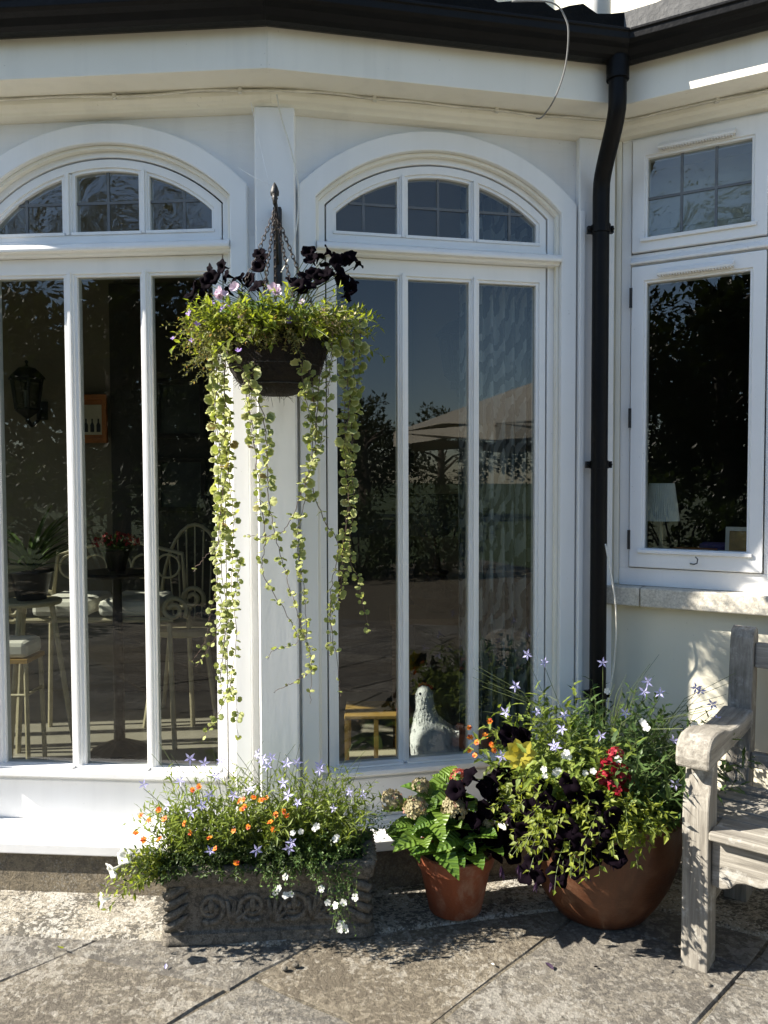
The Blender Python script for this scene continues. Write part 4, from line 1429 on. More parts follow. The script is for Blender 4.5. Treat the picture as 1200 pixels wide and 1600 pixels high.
ap = [(0.074, 0.384), (0.074, 0.245), (0.10, 0.240), (0.125, 0.250), (0.14, 0.268), (0.165, 0.274), (0.20, 0.272), (0.225, 0.280), (0.235, 0.300), (0.26, 0.306)]
ap = ap + [(BW - a, b) for a, b in reversed(ap)]
m.prism(ap, 0.024, 0.048, lambda a, b, h: Vector((a, h, b))); piece('front_apron', m, MU)
for k in range(6):
    y0 = -0.012 + k * 0.077
    z = 0.386 - 0.010 * math.sin(PI * k / 6)
    x0, x1 = (0.075, BW - 0.075) if k in (0, 1) else (0.012, BW - 0.012)
    if k == 0:
        x0, x1 = 0.0745, BW - 0.0745
    m = MB(); m.box(x0, x1, y0, y0 + 0.066, z, z + 0.021); piece('seat_slat', m, MU, 0.004)
m = MB(); m.prism([(0.074, 0.765), (BW - 0.074, 0.765), (BW - 0.074, 0.845), (0.074, 0.845)], 0.512, 0.542, lambda a, b, h: Vector((a, h + (b - 0.4) * 0.08 - 0.03, b))); piece('top_rail', m, MU)
m = MB(); m.box(0.074, BW - 0.074, 0.478, 0.508, 0.445, 0.495); piece('lower_rail', m, MU)
for k in range(9):
    x = 0.125 + k * (BW - 0.25 - 0.045) / 8
    m = MB(); m.prism([(0.495, 0.4785), (0.495, 0.4985), (0.765, 0.526), (0.765, 0.506)], -x - 0.045, -x, idf); piece('back_slat', m, MZ, 0.003)

# ------------------------------------------------------------------ carved stone trough
TL = (-0.668, 2.306, 0.0)
TROT = math.radians(4.6)
trough = thing('stone_trough', 'dark carved stone trough with scroll relief standing below the corner post', 'planter', TL, rotz=TROT)
TW, TD, TH = 0.640, 0.225, 0.238


def rrect(o, r0=0.03, n=6):
    pts = []
    hx, hy, rr = TW / 2 + o, TD / 2 + o, max(0.008, r0 + o)
    for cx, cy, a0 in ((hx - rr, hy - rr, 0), (-hx + rr, hy - rr, 90), (-hx + rr, -hy + rr, 180), (hx - rr, -hy + rr, 270)):
        for k in range(n + 1):
            a = math.radians(a0 + 90 * k / n)
            pts.append((TW / 2 + cx + rr * math.cos(a), TD / 2 + cy + rr * math.sin(a)))
    return pts


prof = [(-0.010, 0.0), (-0.001, 0.004), (0.0, 0.018), (-0.006, 0.026), (-0.004, 0.034), (-0.016, 0.040), (-0.017, 0.17), (-0.012, 0.178), (-0.004, 0.182), (-0.003, 0.196), (0.001, 0.204), (0.005, 0.215), (0.004, 0.230), (-0.006, 0.238), (-0.022, 0.236), (-0.034, 0.222), (-0.036, 0.17), (-0.09, 0.168)]
m = MB()
vs, fs = [], []
N = len(rrect(0))
r = random.Random(8)
for o, z in prof:
    for x, y in rrect(o):
        vs.append((x + r.uniform(-1, 1) * 0.0012, y + r.uniform(-1, 1) * 0.0012, z + r.uniform(-1, 1) * 0.0015))
for i in range(len(prof) - 1):
    for k in range(N):
        l = (k + 1) % N
        fs.append((i * N + k, i * N + l, (i + 1) * N + l, (i + 1) * N + k))
fs.append(tuple(range(N)))
m.add(vs, fs)
obj('trough_body', m, M['trough'], trough, smooth=True, local=True, auto=55)
m = MB(); m.add([(x, y, 0.205) for x, y in rrect(-0.033)], [tuple(range(N))]); obj('soil', m, M['soil'], trough, local=True, recalc=False)
yf = 0.0145


def relief(name, parts):
    m = MB()
    for pts, rad in parts:
        m.tube(pts, rad, 8)
    obj(name, m, M['trough'], trough, smooth=True, local=True)


def fr_(x, z, d=0.0):
    return Vector((x, yf - d, z))


for cx, sg in ((0.150, 1), (0.272, -1), (0.395, 1), (0.505, -1)):
    sp_ = [fr_(cx + sg * (0.046 - 0.034 * t) * math.cos(a), 0.108 + (0.046 - 0.034 * t) * math.sin(a)) for t, a in [(k / 44, -2.2 + 9.4 * k / 44) for k in range(45)]]
    relief('scroll_relief', [(sp_, [0.0095 - 0.004 * k / 44 for k in range(45)])])
    m = MB()
    for j in range(3):
        m.ball(fr_(cx - 0.012 + 0.013 * j, 0.106 + 0.008 * (j % 2), 0.001), 0.0105, 10, (1, 0.8, 1))
    m.ball(fr_(cx + 0.002, 0.118, 0.004), 0.011, 10, (0.8, 0.9, 2.3))
    obj('bud_relief', m, M['trough'], trough, smooth=True, local=True)
for cx in (0.212, 0.334, 0.452):
    lv = []
    for j in range(5):
        a = -0.3 + j * 0.55
        lv.append(([fr_(cx, 0.06), fr_(cx + 0.022 * math.cos(a), 0.075 + 0.02 * math.sin(a), 0.005), fr_(cx + 0.042 * math.cos(a), 0.08 + 0.05 * math.sin(a)), fr_(cx + 0.036 * math.cos(a + 0.5), 0.084 + 0.058 * math.sin(a + 0.4))], [0.006, 0.0085, 0.006, 0.002]))
    relief('leaf_relief', lv)
for x0, sg in ((0.018, 1), (0.622, -1)):
    ac = []
    for j in range(4):
        z = 0.165 - j * 0.032
        ac.append(([fr_(x0 - sg * 0.006, z - 0.012, -0.006), fr_(x0 + sg * 0.004, z - 0.010, 0.012), fr_(x0 + sg * 0.030, z + 0.002, 0.010), fr_(x0 + sg * 0.052, z + 0.012, 0.003), fr_(x0 + sg * 0.066, z + 0.024)], [0.007, 0.013, 0.012, 0.009, 0.003]))
        ac.append(([fr_(x0 + sg * 0.006, z - 0.022, 0.008), fr_(x0 + sg * 0.030, z - 0.012, 0.007), fr_(x0 + sg * 0.058, z + 0.004)], [0.006, 0.006, 0.003]))
    relief('acanthus_relief', ac)
m = MB()
for k in range(9):
    y = 0.025 + k * 0.022
    m.tube([(TW - 0.034, y, 0.229), (TW - 0.012, y + 0.002, 0.241), (TW + 0.004, y, 0.226)], 0.009, 8)
obj('rim_gadroon', m, M['trough'], trough, smooth=True, local=True)

# ------------------------------------------------------------------ terracotta pots
SP = Vector((0.222, 2.495, 0.016))
pot1 = thing('terracotta_pot', 'small plain terracotta pot holding the hydrangea beside the carved trough', 'plant pot', SP)
m = MB(); m.lathe([(0.03, 0.004), (0.074, 0.0), (0.083, 0.006), (0.114, 0.150), (0.116, 0.152), (0.121, 0.153), (0.128, 0.188), (0.129, 0.196), (0.124, 0.200), (0.116, 0.197), (0.112, 0.17)], 44, SP, False)
obj('pot_body', m, M['terra'], pot1, smooth=True, auto=50)
m = MB(); m.lathe([(0.001, 0.175), (0.113, 0.172)], 30, SP); obj('soil', m, M['soil'], pot1)
BP = Vector((0.690, 2.515, 0.004))
pot2 = thing('terracotta_pot', 'large round bellied glazed terracotta pot between the small pot and the bench', 'plant pot', BP)
m = MB(); m.lathe([(0.03, 0.004), (0.125, 0.0), (0.145, 0.012), (0.180, 0.06), (0.213, 0.12), (0.238, 0.19), (0.252, 0.26), (0.256, 0.315), (0.253, 0.335), (0.262, 0.342), (0.268, 0.358), (0.266, 0.374), (0.256, 0.380), (0.245, 0.372), (0.238, 0.33)], 64, BP, False)
obj('pot_body', m, M['glazed'], pot2, smooth=True, auto=60)
m = MB(); m.lathe([(0.001, 0.345), (0.240, 0.335)], 30, BP); obj('soil', m, M['soil'], pot2)

# ------------------------------------------------------------------ flowers and leaves
LM = dict(
    iso=leafmat('isotoma_leaves', (0.12, 0.18, 0.03), (0.27, 0.33, 0.06), 0.45),
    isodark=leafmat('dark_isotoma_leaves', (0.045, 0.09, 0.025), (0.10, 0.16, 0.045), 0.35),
    marig=leafmat('marigold_leaves', (0.025, 0.05, 0.012), (0.06, 0.10, 0.02), 0.3),
    pet=leafmat('petunia_leaves', (0.15, 0.20, 0.03), (0.32, 0.36, 0.06), 0.5, tint=(1.2, 1.2, 0.5)),
    bac=leafmat('bacopa_leaves', (0.06, 0.12, 0.03), (0.12, 0.2, 0.05), 0.35),
    hyd=leafmat('hydrangea_leaves', (0.06, 0.13, 0.02), (0.14, 0.22, 0.035), 0.35, 0.38, per='object', vein=0.017),
    lob=leafmat('fine_basket_leaves', (0.10, 0.11, 0.035), (0.24, 0.23, 0.09), 0.4, third=(0.34, 0.20, 0.10)),
    trail=leafmat('round_trailing_leaves', (0.25, 0.29, 0.085), (0.44, 0.46, 0.19), 0.4, 0.6, (1.15, 1.2, 0.6), 'object', edge=(0.60, 0.60, 0.32), third=(0.26, 0.17, 0.08)),
    trail2=leafmat('round_trailing_small_leaves', (0.22, 0.26, 0.075), (0.40, 0.42, 0.17), 0.4, 0.6, (1.15, 1.2, 0.6)),
    stem=plain('green_stems', (0.10, 0.13, 0.04), 0.6, 0, 0, 30, 0.3),
    redstem=plain('brown_stems', (0.09, 0.055, 0.04), 0.6, 0, 0, 30, 0.3),
    lilac=leafmat('lilac_petals', (0.46, 0.43, 0.80), (0.66, 0.64, 0.92), 0.35, 0.5, (1, 1, 1)),
    orange=leafmat('orange_petals', (0.70, 0.10, 0.01), (0.85, 0.30, 0.02), 0.3, 0.5, (1.1, 0.9, 0.6), third=(0.45, 0.03, 0.01)),
    white=leafmat('white_petals', (0.76, 0.77, 0.72), (0.84, 0.84, 0.80), 0.35, 0.5, (1, 1, 0.95)),
    black=leafmat('near_black_petals', (0.0015, 0.0006, 0.0015), (0.004, 0.0018, 0.0045), 0.03, 0.85, (1, 0.7, 1), spec=0.04),
    wilt=leafmat('wilted_purple_petals', (0.03, 0.015, 0.035), (0.07, 0.04, 0.08), 0.3, 0.7, (1, 0.7, 1)),
    crimson=leafmat('crimson_petals', (0.22, 0.006, 0.018), (0.40, 0.02, 0.04), 0.25, 0.5, (1.1, 0.6, 0.6)),
    coral=leafmat('coral_petals', (0.52, 0.10, 0.08), (0.70, 0.22, 0.18), 0.3, 0.5, (1.1, 0.8, 0.8)),
    pink=leafmat('pale_pink_petals', (0.62, 0.45, 0.55), (0.74, 0.64, 0.74), 0.35, 0.5, (1, 0.9, 0.95)),
    fade=leafmat('fading_hydrangea_petals', (0.30, 0.265, 0.15), (0.42, 0.365, 0.22), 0.3, 0.7, (1, 0.95, 0.7), third=(0.40, 0.20, 0.16)),
    violet=leafmat('violet_petals', (0.32, 0.18, 0.62), (0.52, 0.38, 0.82), 0.35, 0.5, (1, 0.9, 1)),
    coleus=leafmat('yellow_coleus_leaf', (0.46, 0.40, 0.04), (0.58, 0.52, 0.08), 0.4, 0.5, (1.1, 1, 0.4)),
    yellowbud=leafmat('cream_buds', (0.52, 0.46, 0.24), (0.66, 0.55, 0.34), 0.3, 0.6, (1, 1, 0.7), third=(0.60, 0.34, 0.26)),
)
fr0 = random.Random(31)


def fmesh(name, mb, mat, smooth=False):
    me = mesh_of(name, mb, smooth, False)
    me.materials.append(mat)
    return me


def star(L, w, n=5, cup=0.25, tube=0.016, seed=1):
    r = random.Random(seed)
    m = MB()
    for k in range(n):
        a = 2 * PI * k / n + r.uniform(-0.12, 0.12)
        d = Vector((math.cos(a), math.sin(a), cup + r.uniform(-0.15, 0.15)))
        m.leaf(Vector((0, 0, 0)) + d * L * 0.06, d, EZ, L * r.uniform(0.85, 1.1), w, 0.12, 0.12)
    if tube:
        m.tube([(0, 0, -tube), (0, 0, 0.001)], [0.0009, 0.0016], 5)
    return m


def round_flower(R, n=5, seed=1, cup=0.2, wid=1.05):
    r = random.Random(seed)
    m = MB()
    for k in range(n):
        a = 2 * PI * k / n + r.uniform(-0.1, 0.1)
        ax = Vector((math.cos(a), math.sin(a), 0)); sx = Vector((-math.sin(a), math.cos(a), 0))
        c = cup + r.uniform(-0.15, 0.15)
        pts = [Vector((0, 0, 0))]
        for u, s in ((0.45, -0.38), (0.85, -0.40), (1.0, -0.12), (0.96, 0.12), (0.85, 0.40), (0.45, 0.38)):
            pts.append(ax * u * R + sx * s * wid * R + Vector((0, 0, c * u * u * R + r.uniform(-0.03, 0.03) * R)))
        m.add(pts, [(0, 1, 2), (0, 2, 3), (0, 3, 4), (0, 4, 5), (0, 5, 6)])
    return m


def trumpet(R, seed=1, L=0.035):
    r = random.Random(seed)
    m = MB()
    n = 20
    prof = [(0.0022, -L), (0.0040, -L * 0.6), (0.0075, -L * 0.22), (R * 0.55, -R * 0.14), (R * 0.85, -R * 0.02), (R, -0.004)]
    ph = r.uniform(0, 6)
    vs, fs = [], []
    for i, (q, z) in enumerate(prof):
        for k in range(n):
            a = 2 * PI * k / n
            lob = 1 + (0.10 * math.cos(5 * a) + 0.05 * math.sin(3 * a + ph)) * (i / 5) ** 2
            wz = (0.10 * math.cos(5 * a + 1) + 0.11 * math.sin(2 * a + ph) + 0.06 * math.sin(7 * a + ph)) * R * (i / 5) ** 2
            vs.append((q * lob * math.cos(a), q * lob * math.sin(a), z + wz))
    for i in range(5):
        for k in range(n):
            l = (k + 1) % n
            fs.append((i * n + k, i * n + l, (i + 1) * n + l, (i + 1) * n + k))
    return m.add(vs, fs)


def wilted(seed):
    r = random.Random(seed)
    m = MB()
    for k in range(5):
        a = k * 1.25
        m.leaf(Vector((0, 0, 0)), Vector((0.25 * math.cos(a), 0.25 * math.sin(a), -1)), Vector((math.cos(a), math.sin(a), 0)), r.uniform(0.030, 0.045), 0.010, 0.4)
    return m


def head(n, R, fl, seed, flat=0.8, full=0.35):
    """rounded flower head of n florets"""
    r = random.Random(seed)
    m = MB()
    for k in range(n):
        d = rvec(r)
        if d.z < -full: d.z = -d.z
        q = face_to(d + rvec(r) * 0.35, r.uniform(0, 6))
        p = Vector((d.x * R, d.y * R, d.z * R * flat)) * r.uniform(0.82, 1.04)
        m.add([p + q @ Vector(v) for v in fl.v], fl.f)
    return m


FM = dict(
    iso=[fmesh('flower', star(0.019, 0.0072, 5, 0.2, 0.02, s), LM['lilac']) for s in (1, 2, 3)],
    mar=[fmesh('flower', (lambda m: m.add(*((lambda b: (b.v, b.f))(MB().ball((0, 0, 0.002), 0.0032, 6)))))(round_flower(0.0125, 6, s, 0.1, 0.85)), LM['orange']) for s in (1, 2, 3)],
    bac=[fmesh('flower', round_flower(0.0095, 5, s, 0.15, 0.95), LM['white']) for s in (4, 5)],
    wpet=[fmesh('flower', trumpet(0.026, s), LM['white'], True) for s in (6, 7)],
    bpet=[fmesh('flower', trumpet(0.0265, s), LM['black'], True) for s in (11, 12, 13, 14)],
    wilt=[fmesh('wilted_flower', wilted(s), LM['wilt']) for s in (1, 2)],
    crim=[fmesh('flower_head', head(22, 0.030, round_flower(0.0125, 5, 3, 0.2), s, 0.9), LM['crimson']) for s in (1, 2)],
    coral=[fmesh('flower_head', head(24, 0.027, star(0.017, 0.0065, 5, 0.1, 0, 4), 3, 0.9), LM['coral'])],
    hyd=[fmesh('flower_head', head(95, 0.040, round_flower(0.0115, 4, s, 0.25, 0.9), s, 0.75), LM['fade']) for s in (1, 2, 3)],
    pink=[fmesh('flower', (lambda a: a)(round_flower(0.019, 6, s, 0.7, 1.1)), LM['pink']) for s in (1, 2)],
    vio=[fmesh('flower', round_flower(0.0085, 5, s, 0.2, 0.8), LM['violet']) for s in (1, 2)],
)


def sprig(ms, ml, base, d, length, nl, L, w, droop=0.6, r=fr0, kind='leaf', sr=0.0014, spread=1.0, first=0.12, wander=0.25, ser=0.0):
    """a stem that bends under its weight with leaves set along it; returns its tip and end direction"""
    p = Vector(base); d = Vector(d).normalized()
    seg = 6
    pts = [p.copy()]
    dirs = [d.copy()]
    for k in range(seg):
        d = (d + Vector((0, 0, -droop)) * (length / seg) * 2.2 + rvec(r) * wander / seg * 2).normalized()
        p = p + d * length / seg
        pts.append(p.copy()); dirs.append(d.copy())
    if ms is not None:
        ms.tube(pts, [sr * (1 - 0.6 * k / seg) for k in range(seg + 1)], 4, False)
    ph = r.uniform(0, 6)
    for j in range(nl):
        t = (first + (1 - first) * (j + r.uniform(0, 0.8)) / nl) * seg
        i = min(seg - 1, int(t))
        q = pts[i].lerp(pts[i + 1], t - i)
        dd = dirs[i + 1]
        a = ph + j * 2.4
        s = dd.orthogonal().normalized()
        s = Quaternion(dd, a) @ s
        k = (1 - 0.35 * j / max(1, nl)) * r.uniform(0.7, 1.2)
        ld = (dd * r.uniform(0.35, 0.9) + s * spread)
        up = Vector((0, 0, 1)) + rvec(r) * 0.45 - s * 0.3
        if kind == 'leaf':
            ml.leaf(q, ld, up, L * k, w * k, 0.14, r.uniform(-0.05, 0.25))
        else:
            ml.leaf6(q, ld, up, L * k, w * k, 0.12, r.uniform(0.0, 0.45), 5 if ser else 3, ser)
    return p, d


def foliage(t, ms, ml, mat, stem='stem'):
    if ms is not None and ms.v:
        obj('stems', ms, LM[stem], t, recalc=False, kind='stuff')
    obj('foliage', ml, LM[mat], t, recalc=False, kind='stuff')


CAMD = Vector((-0.15, -0.85, 0.35))


def put(t, kind, p, d=None, sc=1.0, r=fr0, label=None):
    me = FM[kind][r.randrange(len(FM[kind]))]
    d = (CAMD + rvec(r) * 0.75) if d is None else d
    return inst(me.name.split('.')[0], me, t, p, face_to(d, r.uniform(0, 6)), sc * r.uniform(0.88, 1.12), label)


def stalk(ms, a, b, sag=0.0, rad=0.0011):
    a, b = Vector(a), Vector(b)
    m = (a + b) / 2 + Vector((0, 0, sag)) + Vector((b.x - a.x, b.y - a.y, 0)) * -0.12
    ms.tube([a, a.lerp(m, 0.55), m, m.lerp(b, 0.6), b], [rad * 1.3, rad * 1.2, rad, rad * 0.9, rad * 0.8], 4, False)


# ---- plants in the carved trough
def tp(x, y, z):
    c, s = math.cos(TROT), math.sin(TROT)
    return Vector((TL[0] + x * c - y * s, TL[1] + x * s + y * c, z))


r = random.Random(41)
iso = thing('isotoma_plant', 'airy plant with pale lilac star flowers filling the carved stone trough', 'flowers', tp(0.32, 0.12, 0.205))
ms, ml = MB(), MB()
for k in range(330):
    b = tp(r.uniform(0.06, 0.52), r.uniform(0.05, 0.19), 0.205)
    d = Vector(((b.x - tp(0.32, 0, 0).x) * 1.5 + r.uniform(-0.35, 0.35), r.uniform(-0.55, 0.35), 1))
    sprig(ms, ml, b, d, r.uniform(0.14, 0.30), r.randint(13, 18), 0.042, 0.0105, 0.7, r, 'leaf', 0.0011, 0.8, 0.15, 0.35)
foliage(iso, ms, ml, 'iso')
SFL = [(-0.735, 2.4, 0.456),(-0.629, 2.42, 0.457),(-0.592, 2.4, 0.536),(-0.559, 2.44, 0.506),(-0.499, 2.41, 0.524),(-0.386, 2.4, 0.549),(-0.351, 2.44, 0.525),(-0.354, 2.38, 0.519),(-0.301, 2.42, 0.512),(-0.267, 2.4, 0.523),(-0.201, 2.42, 0.492),(-0.305, 2.36, 0.475),(-0.519, 2.32, 0.455),(-0.534, 2.3, 0.433),(-0.566, 2.3, 0.414),(-0.444, 2.31, 0.459),(-0.287, 2.33, 0.448),(-0.256, 2.32, 0.431),(-0.153, 2.36, 0.397),(-0.109, 2.42, 0.424),(-0.068, 2.43, 0.412),(-0.506, 2.27, 0.31),(-0.371, 2.27, 0.313),(-0.277, 2.27, 0.318),(-0.643, 2.33, 0.417),(-0.513, 2.4, 0.482),(-0.401, 2.36, 0.454),(-0.377, 2.43, 0.519),(-0.271, 2.27, 0.335),(-0.201, 2.44, 0.498)]
ms = MB()
for p in SFL:
    p = Vector(p)
    put(iso, 'iso', p, Vector((-0.2, -0.8, 0.45)) + rvec(r) * 0.55, 1.0, r)
    b = tp(min(0.6, max(0.05, (p.x - TL[0]) * 0.75 + 0.08)), 0.11, 0.25)
    stalk(ms, b, p - Vector((0, 0, 0.012)), 0.03)
for k in range(26):
    b = tp(r.uniform(0.08, 0.56), 0.12, 0.30)
    stalk(ms, b, b + Vector((r.uniform(-0.22, 0.16), r.uniform(-0.05, 0.05), r.uniform(0.16, 0.27))), 0.02, 0.0009)
obj('flower_stalks', ms, LM['stem'], iso, recalc=False, kind='stuff')

mg = thing('marigold_plant', 'dark ferny plant with small orange flowers at the left of the carved trough', 'flowers', tp(0.2, 0.06, 0.205))
ms, ml = MB(), MB()
for k in range(280):
    b = tp(r.uniform(0.02, 0.50), r.uniform(0.02, 0.12), 0.20)
    out = -0.9 if b.x < tp(0.12, 0, 0).x else 0
    d = Vector((r.uniform(-0.7, 0.5) + out * 0.6, r.uniform(-0.9, 0.1), r.uniform(0.35, 1)))
    sprig(ms, ml, b, d, r.uniform(0.08, 0.19), 20, 0.021, 0.009, 1.0, r, 'leaf', 0.0011, 1.0, 0.1, 0.4)
foliage(mg, ms, ml, 'marig')
MFL = [(-0.72, 2.32, 0.395),(-0.673, 2.34, 0.403),(-0.576, 2.36, 0.455),(-0.645, 2.3, 0.393),(-0.582, 2.28, 0.387),(-0.563, 2.27, 0.365),(-0.427, 2.31, 0.44),(-0.41, 2.3, 0.429),(-0.365, 2.32, 0.439),(-0.318, 2.29, 0.408),(-0.287, 2.3, 0.4),(-0.333, 2.28, 0.39),(-0.395, 2.27, 0.381),(-0.437, 2.27, 0.37),(-0.505, 2.26, 0.354),(-0.487, 2.25, 0.327),(-0.427, 2.25, 0.285),(-0.728, 2.3, 0.35),(-0.704, 2.29, 0.335),(-0.652, 2.27, 0.346),(-0.324, 2.28, 0.369),(-0.419, 2.33, 0.437),(-0.389, 2.33, 0.443),(-0.693, 2.31, 0.385),(-0.353, 2.33, 0.441),(-0.559, 2.37, 0.461),(-0.416, 2.29, 0.425),(-0.297, 2.3, 0.413)]
ms = MB()
for p in MFL:
    p = Vector(p)
    put(mg, 'mar', p, Vector((-0.3, -0.6, 0.7)) + rvec(r) * 0.5, 0.72, r)
    stalk(ms, tp(min(0.5, max(0.04, p.x - TL[0] + 0.02)), 0.07, 0.22), p, 0.01)
obj('flower_stalks', ms, LM['stem'], mg, recalc=False, kind='stuff')

wp = thing('white_petunia_plant', 'pale green trailing plant with white trumpets spilling over the left end of the trough', 'flowers', tp(0.03, 0.08, 0.2))
ms, ml = MB(), MB()
for e in ((-0.758, 2.27, 0.292), (-0.809, 2.24, 0.185), (-0.781, 2.26, 0.25), (-0.719, 2.22, 0.214), (-0.697, 2.25, 0.283), (-0.781, 2.24, 0.195), (-0.704, 2.22, 0.177), (-0.743, 2.24, 0.25), (-0.687, 2.28, 0.306), (-0.767, 2.26, 0.212)):
    b = tp(0.035, 0.05, 0.215)
    d = (Vector(e) - b)
    for q in range(2):
        sprig(ms, ml, b + rvec(r) * 0.015, d.normalized() + Vector((0, 0, 0.45)) + rvec(r) * 0.2, d.length * 1.12, 13, 0.034, 0.014, 1.5, r, 'leaf', 0.0014, 0.9, 0.15, 0.25)
foliage(wp, ms, ml, 'pet')
for p, d in (((-0.751, 2.25, 0.305), (-0.3, -0.8, 0.3)), ((-0.807, 2.22, 0.191), (-0.9, -0.35, -0.1)), ((-0.789, 2.25, 0.261), (-0.6, -0.6, -0.2))):
    put(wp, 'wpet', p, Vector(d), 0.95, r)

bc = thing('bacopa_plant', 'trailing plant with tiny white flowers hanging over the right half of the trough', 'flowers', tp(0.5, 0.05, 0.2))
ms, ml = MB(), MB()
ends = [(-0.315, 2.24, 0.202), (-0.114, 2.23, 0.105), (-0.177, 2.24, 0.211), (-0.135, 2.23, 0.161), (-0.269, 2.24, 0.23), (-0.095, 2.24, 0.183), (-0.224, 2.25, 0.281), (-0.142, 2.27, 0.309), (-0.351, 2.24, 0.249), (-0.2, 2.3, 0.352), (-0.116, 2.3, 0.313), (-0.245, 2.28, 0.342), (-0.123, 2.23, 0.114), (-0.15, 2.235, 0.195), (-0.301, 2.235, 0.214)]
for e in ends:
    e = Vector(e)
    for q in range(4):
        b = tp(min(0.6, max(0.3, e.x - TL[0] + r.uniform(-0.06, 0.03))), 0.02 + r.uniform(-0.01, 0.04), 0.225)
        dd = e - b
        sprig(ms, ml, b, dd.normalized() + Vector((0, -0.25, 0.55)), dd.length * 1.15, 16, 0.013, 0.010, 2.2, r, 'leaf', 0.0010, 1.1, 0.05, 0.35)
for q in range(7):
    b = tp(0.60, 0.12, 0.235)
    e = Vector((0.003, 2.5, 0.319)) + rvec(r) * 0.03
    dd = e - b
    sprig(ms, ml, b, dd.normalized() + Vector((0, 0, 0.3)) + rvec(r) * 0.2, dd.length * 1.05, 20, 0.013, 0.010, 1.2, r, 'leaf', 0.0010, 1.1, 0.05, 0.3)
for q in range(70):
    b = tp(r.uniform(0.40, 0.60), r.uniform(0.03, 0.18), 0.21)
    sprig(ms, ml, b, Vector((r.uniform(-0.5, 0.5), r.uniform(-0.6, 0.3), 0.9)), r.uniform(0.06, 0.15), 14, 0.013, 0.010, 1.2, r, 'leaf', 0.0010, 1.1, 0.05, 0.4)
foliage(bc, ms, ml, 'bac')
for p in ((-0.313, 2.23, 0.208),(-0.284, 2.23, 0.2),(-0.268, 2.23, 0.204),(-0.284, 2.235, 0.251),(-0.182, 2.235, 0.216),(-0.164, 2.23, 0.179),(-0.142, 2.225, 0.173),(-0.119, 2.23, 0.179),(-0.086, 2.235, 0.191),(-0.117, 2.22, 0.114),(-0.126, 2.22, 0.123),(-0.111, 2.22, 0.105),(-0.198, 2.28, 0.378),(-0.204, 2.29, 0.368),(-0.145, 2.29, 0.335),(-0.03, 2.48, 0.322),(-0.302, 2.23, 0.221),(-0.267, 2.27, 0.362),(-0.243, 2.27, 0.367),(-0.141, 2.29, 0.341),(-0.056, 2.48, 0.349),(-0.003, 2.49, 0.344),(0.017, 2.48, 0.336),(-0.129, 2.22, 0.107)):
    put(bc, 'bac', p, CAMD + rvec(r) * 0.4, 1.05, r)

# ---- hydrangea in the small pot
r = random.Random(52)
hy = thing('hydrangea_plant', 'hydrangea with broad glossy leaves and fading cream heads in the small terracotta pot', 'flowers', SP + Vector((0, 0, 0.175)))
LH = []
for s in range(3):
    m = MB(); rr = random.Random(s)
    m.leaf6(Vector((0, 0, 0)), Vector((1, 0, 0.15)), EZ, 0.105, 0.066, 0.20, 0.28 + 0.16 * s, 11, 0.04)
    LH.append(fmesh('leaf', m, LM['hyd'], True))
ms = MB()
tops = [(0.078, 2.5, 0.34), (0.137, 2.47, 0.387), (0.227, 2.46, 0.38), (0.171, 2.38, 0.315), (0.114, 2.4, 0.286), (0.229, 2.38, 0.295), (0.282, 2.42, 0.296), (0.204, 2.55, 0.396), (0.096, 2.44, 0.308), (0.269, 2.48, 0.341), (0.199, 2.37, 0.25), (0.143, 2.4, 0.346), (0.075, 2.42, 0.257), (0.302, 2.42, 0.246), (0.248, 2.38, 0.245), (0.175, 2.44, 0.358), (0.16, 2.36, 0.265), (0.214, 2.39, 0.33)]
for e in tops:
    e = Vector(e)
    b = SP + Vector((r.uniform(-0.05, 0.05), r.uniform(-0.05, 0.05), 0.17))
    stalk(ms, b, e, 0.01, 0.0028)
    n = 5
    for k in range(n):
        a = k * 2 * PI / n + r.uniform(-0.4, 0.4)
        out = (e - SP); out.z = 0
        d = Vector((math.cos(a), math.sin(a), r.uniform(-0.05, 0.6))) + out * 2.0
        d.normalize()
        up = Vector((0, -0.25, 1)) + rvec(r) * 0.3
        y = up.cross(d).normalized()
        z = d.cross(y)
        q = Matrix((d, y, z)).transposed().to_quaternion()
        inst('leaf', LH[r.randrange(3)], hy, e + d * 0.006, q, r.uniform(0.55, 1.02))
obj('stems', ms, LM['stem'], hy, recalc=False)
for p, s in (((0.021, 2.46, 0.381), 0.80), ((0.095, 2.42, 0.373), 0.85), ((0.112, 2.48, 0.418), 0.7), ((0.213, 2.4, 0.381), 0.98), ((0.313, 2.4, 0.337), 0.55)):
    put(hy, 'hyd', p, Vector((0, -0.35, 0.9)), s, r)
    p = Vector(p)
    mm = MB(); stalk(mm, SP + Vector((0, 0, 0.18)), p, 0.0, 0.0025); obj('stem', mm, LM['stem'], hy, recalc=False)

# ---- planting of the large pot
r = random.Random(63)
c0 = BP + Vector((0, 0, 0.345))
pg_ = thing('geranium_plant', 'plant with coral flower cluster rising behind the hydrangea', 'flowers', c0 + Vector((-0.2, 0, 0)))
ms, ml = MB(), MB()
cp = Vector((0.234, 2.5, 0.434))
b = c0 + Vector((-0.17, 0.0, 0.0))
stalk(ms, b, cp, 0.03, 0.002)
for k in range(16):
    sprig(ms, ml, b + rvec(r) * 0.02, Vector((-0.7, -0.1, 0.7)) + rvec(r) * 0.4, 0.17, 6, 0.035, 0.030, 1.0, r, 'leaf', 0.0015, 1.0, 0.4)
foliage(pg_, ms, ml, 'bac')
put(pg_, 'coral', cp, Vector((-0.2, -0.6, 0.6)), 1.0, r)

